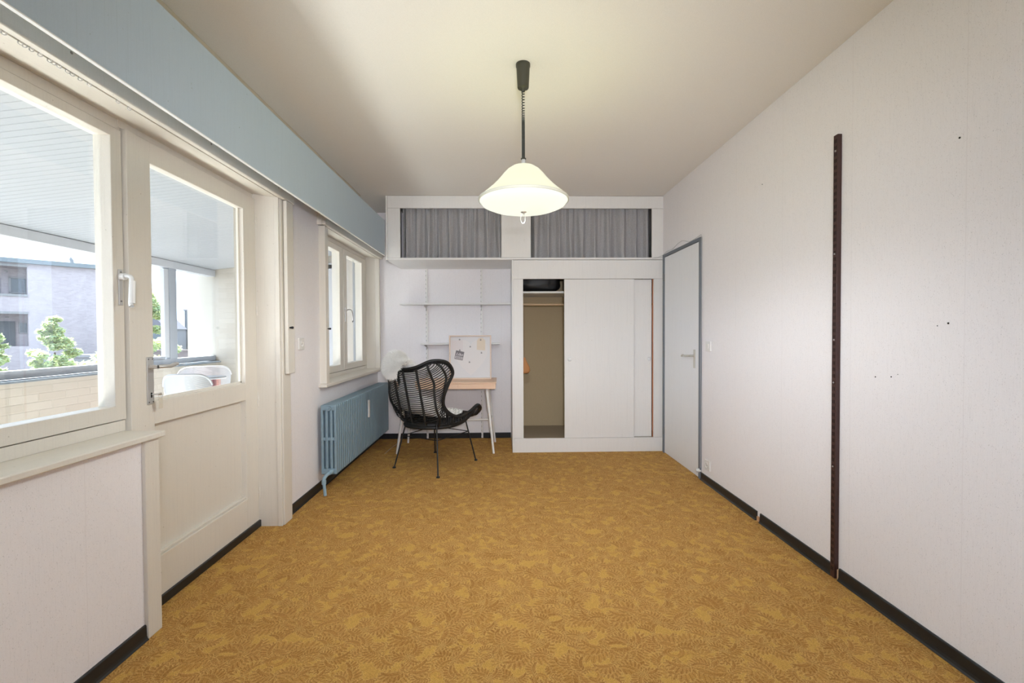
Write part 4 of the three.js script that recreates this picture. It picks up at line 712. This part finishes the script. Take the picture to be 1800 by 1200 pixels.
house('gabled_house', 'white house with a lilac gable and two dark window bands', [-20.6, -27.0], [2.2, 1.55, 1.6], M.render, (t, a, b, z) => {
  part(t, 'roof', extrudeZ([[a - 0.1, 1.55], [b + 0.1, 1.55], [(a + b) / 2, 2.7]], z - 1.6, z + 0.1), M.lilac);
  for (const [y0, y1] of [[0.95, 1.4], [0.25, 0.8]]) { const w = part(t, 'window', bx(b - 1.9, b - 0.12, y0, y1, z, z + 0.05), plain(0.2, 0.2, 0.205, 0.6)); part(w, 'pane', bx(b - 1.8, b - 0.2, y0 + 0.05, y1 - 0.05, z + 0.04, z + 0.06), M.darkpane); }
});
house('row_house', 'long white house with a flat roof line far beyond the street', [-17.5, -33], [9, 2.95, 5], M.render, (t, a, b, z) => { part(t, 'roof_edge', bx(a - 0.2, b + 0.2, 2.95, 3.15, z - 5.2, z + 0.2), plain(0.13, 0.13, 0.135, 0.8)); });
house('blue_house', 'pale blue box-shaped house right of the loggia mullion', [-20.6, -31.5], [1.9, 2.85, 1.4], M.palerender, (t, a, b, z) => { part(t, 'roof_edge', bx(a - 0.05, b + 0.05, 2.85, 2.93, z - 1.45, z + 0.05), M.render); });
house('pink_house', 'pinkish house with a lilac band beside the loggia pier', [-16.9, -31.6], [4.6, 2.75, 1.3], M.pink, (t, a, b, z) => { part(t, 'awning', bx(a, b, 1.72, 2.2, z, z + 0.25), M.lilac); part(t, 'lower_wall', bx(a + 0.8, b, -3, 1.7, z, z + 0.06), M.render); part(t, 'chimney', bx(a + 0.9, a + 1.1, 2.0, 2.6, z, z + 0.15), M.render); });
house('white_shed', 'plain white block of a shed in front of the far houses', [-19.6, -29], [2.7, 1.45, 1.5], plain(0.22, 0.22, 0.22, 0.9), (t, a, b, z) => { part(t, 'roof_edge', bx(a - 0.05, b + 0.05, 1.45, 1.55, z - 1.55, z + 0.05), M.lilac); });
single('garden_wall', [bx(-19.5, -13.2, -3, 0.36, -24.1, -23.9), bx(-19.55, -13.15, 0.36, 0.44, -24.14, -23.86)], M.pink, 'low pink garden wall seen through the balcony door', 'wall', [-16.4, -3, -24]);
function tree(label, [x, z], y0, y1, rad, n, s, cols, seedN) {
  seed = seedN; const t = thing('tree', label, 'tree', [x, -3, z]), fp = [], fc = [];
  const blobs = [...Array(70)].map(() => { const a = rnd() * 6.283, v = Math.pow(rnd(), 0.85), q = rad * Math.pow(1 - v, 0.55) * Math.sqrt(0.25 + 0.75 * rnd()); return [Math.cos(a) * q, lerp(y0, y1 - rad * 0.12, v), Math.sin(a) * q, rad * rr(0.16, 0.3) * (1.15 - 0.5 * v)]; });
  for (let i = 0; i < n; i++) {
    const b = blobs[Math.floor(rnd() * blobs.length)], d = V(rr(-1, 1), rr(-1, 1), rr(-1, 1)).normalize(), q = b[3] * Math.pow(rnd(), 0.4), o = V(x + b[0] + d.x * q, b[1] + d.y * q * 0.7, z + b[2] + d.z * q), u = V(rr(-1, 1), rr(-0.7, 0.3), rr(-1, 1)).normalize(), w = u.clone().cross(V(rr(-0.7, 0.7), 1, rr(-0.7, 0.7))).normalize(), l = s * rr(0.7, 1.3), c = cols[Math.floor(rnd() * cols.length)];
    const tip = o.clone().addScaledVector(u, l), base = o.clone().addScaledVector(u, -l), a1 = o.clone().addScaledVector(w, l * 0.55), a2 = o.clone().addScaledVector(w, -l * 0.55);
    for (const p of [base, a1, tip, base, tip, a2]) { fp.push(p.x - x, p.y + 3, p.z - z); fc.push(...c); }
  }
  const g = new THREE.BufferGeometry(); g.setAttribute('position', new THREE.Float32BufferAttribute(fp, 3)); g.setAttribute('color', new THREE.Float32BufferAttribute(fc, 3)); g.computeVertexNormals();
  const m = new THREE.Mesh(g, new THREE.MeshPhysicalMaterial({ vertexColors: true, roughness: 0.95, side: THREE.DoubleSide, transmission: 0.5, thickness: 0 })); m.name = 'foliage'; m.userData = { kind: 'stuff' }; m.castShadow = true; t.add(m);
  part(t, 'trunk', rod(V(x, -3, z), V(x, lerp(y0, y1, 0.55), z), 0.11, 0.02, 10), plain(0.12, 0.09, 0.07, 0.9));
}
const G = [[0.52, 0.58, 0.24], [0.42, 0.52, 0.24], [0.60, 0.62, 0.34], [0.38, 0.50, 0.28]];
tree('light green maple at the left edge of the large window, below the balconies', [-15.1, -13.8], -0.9, 1.5, 0.7, 9000, 0.07, G, 11);
tree('pale yellow-green maple at the middle of the large window', [-14.87, -15.5], -0.9, 1.92, 0.85, 11000, 0.07, G, 12);
tree('taller pale green tree behind the window post', [-14.3, -18.4], -0.9, 3.05, 1.75, 17000, 0.08, G, 13);
tree('small green shrub before the pink house', [-15.9, -26.5], -1.0, 1.25, 0.9, 5000, 0.08, G, 14);

renderer.render(scene, camera);
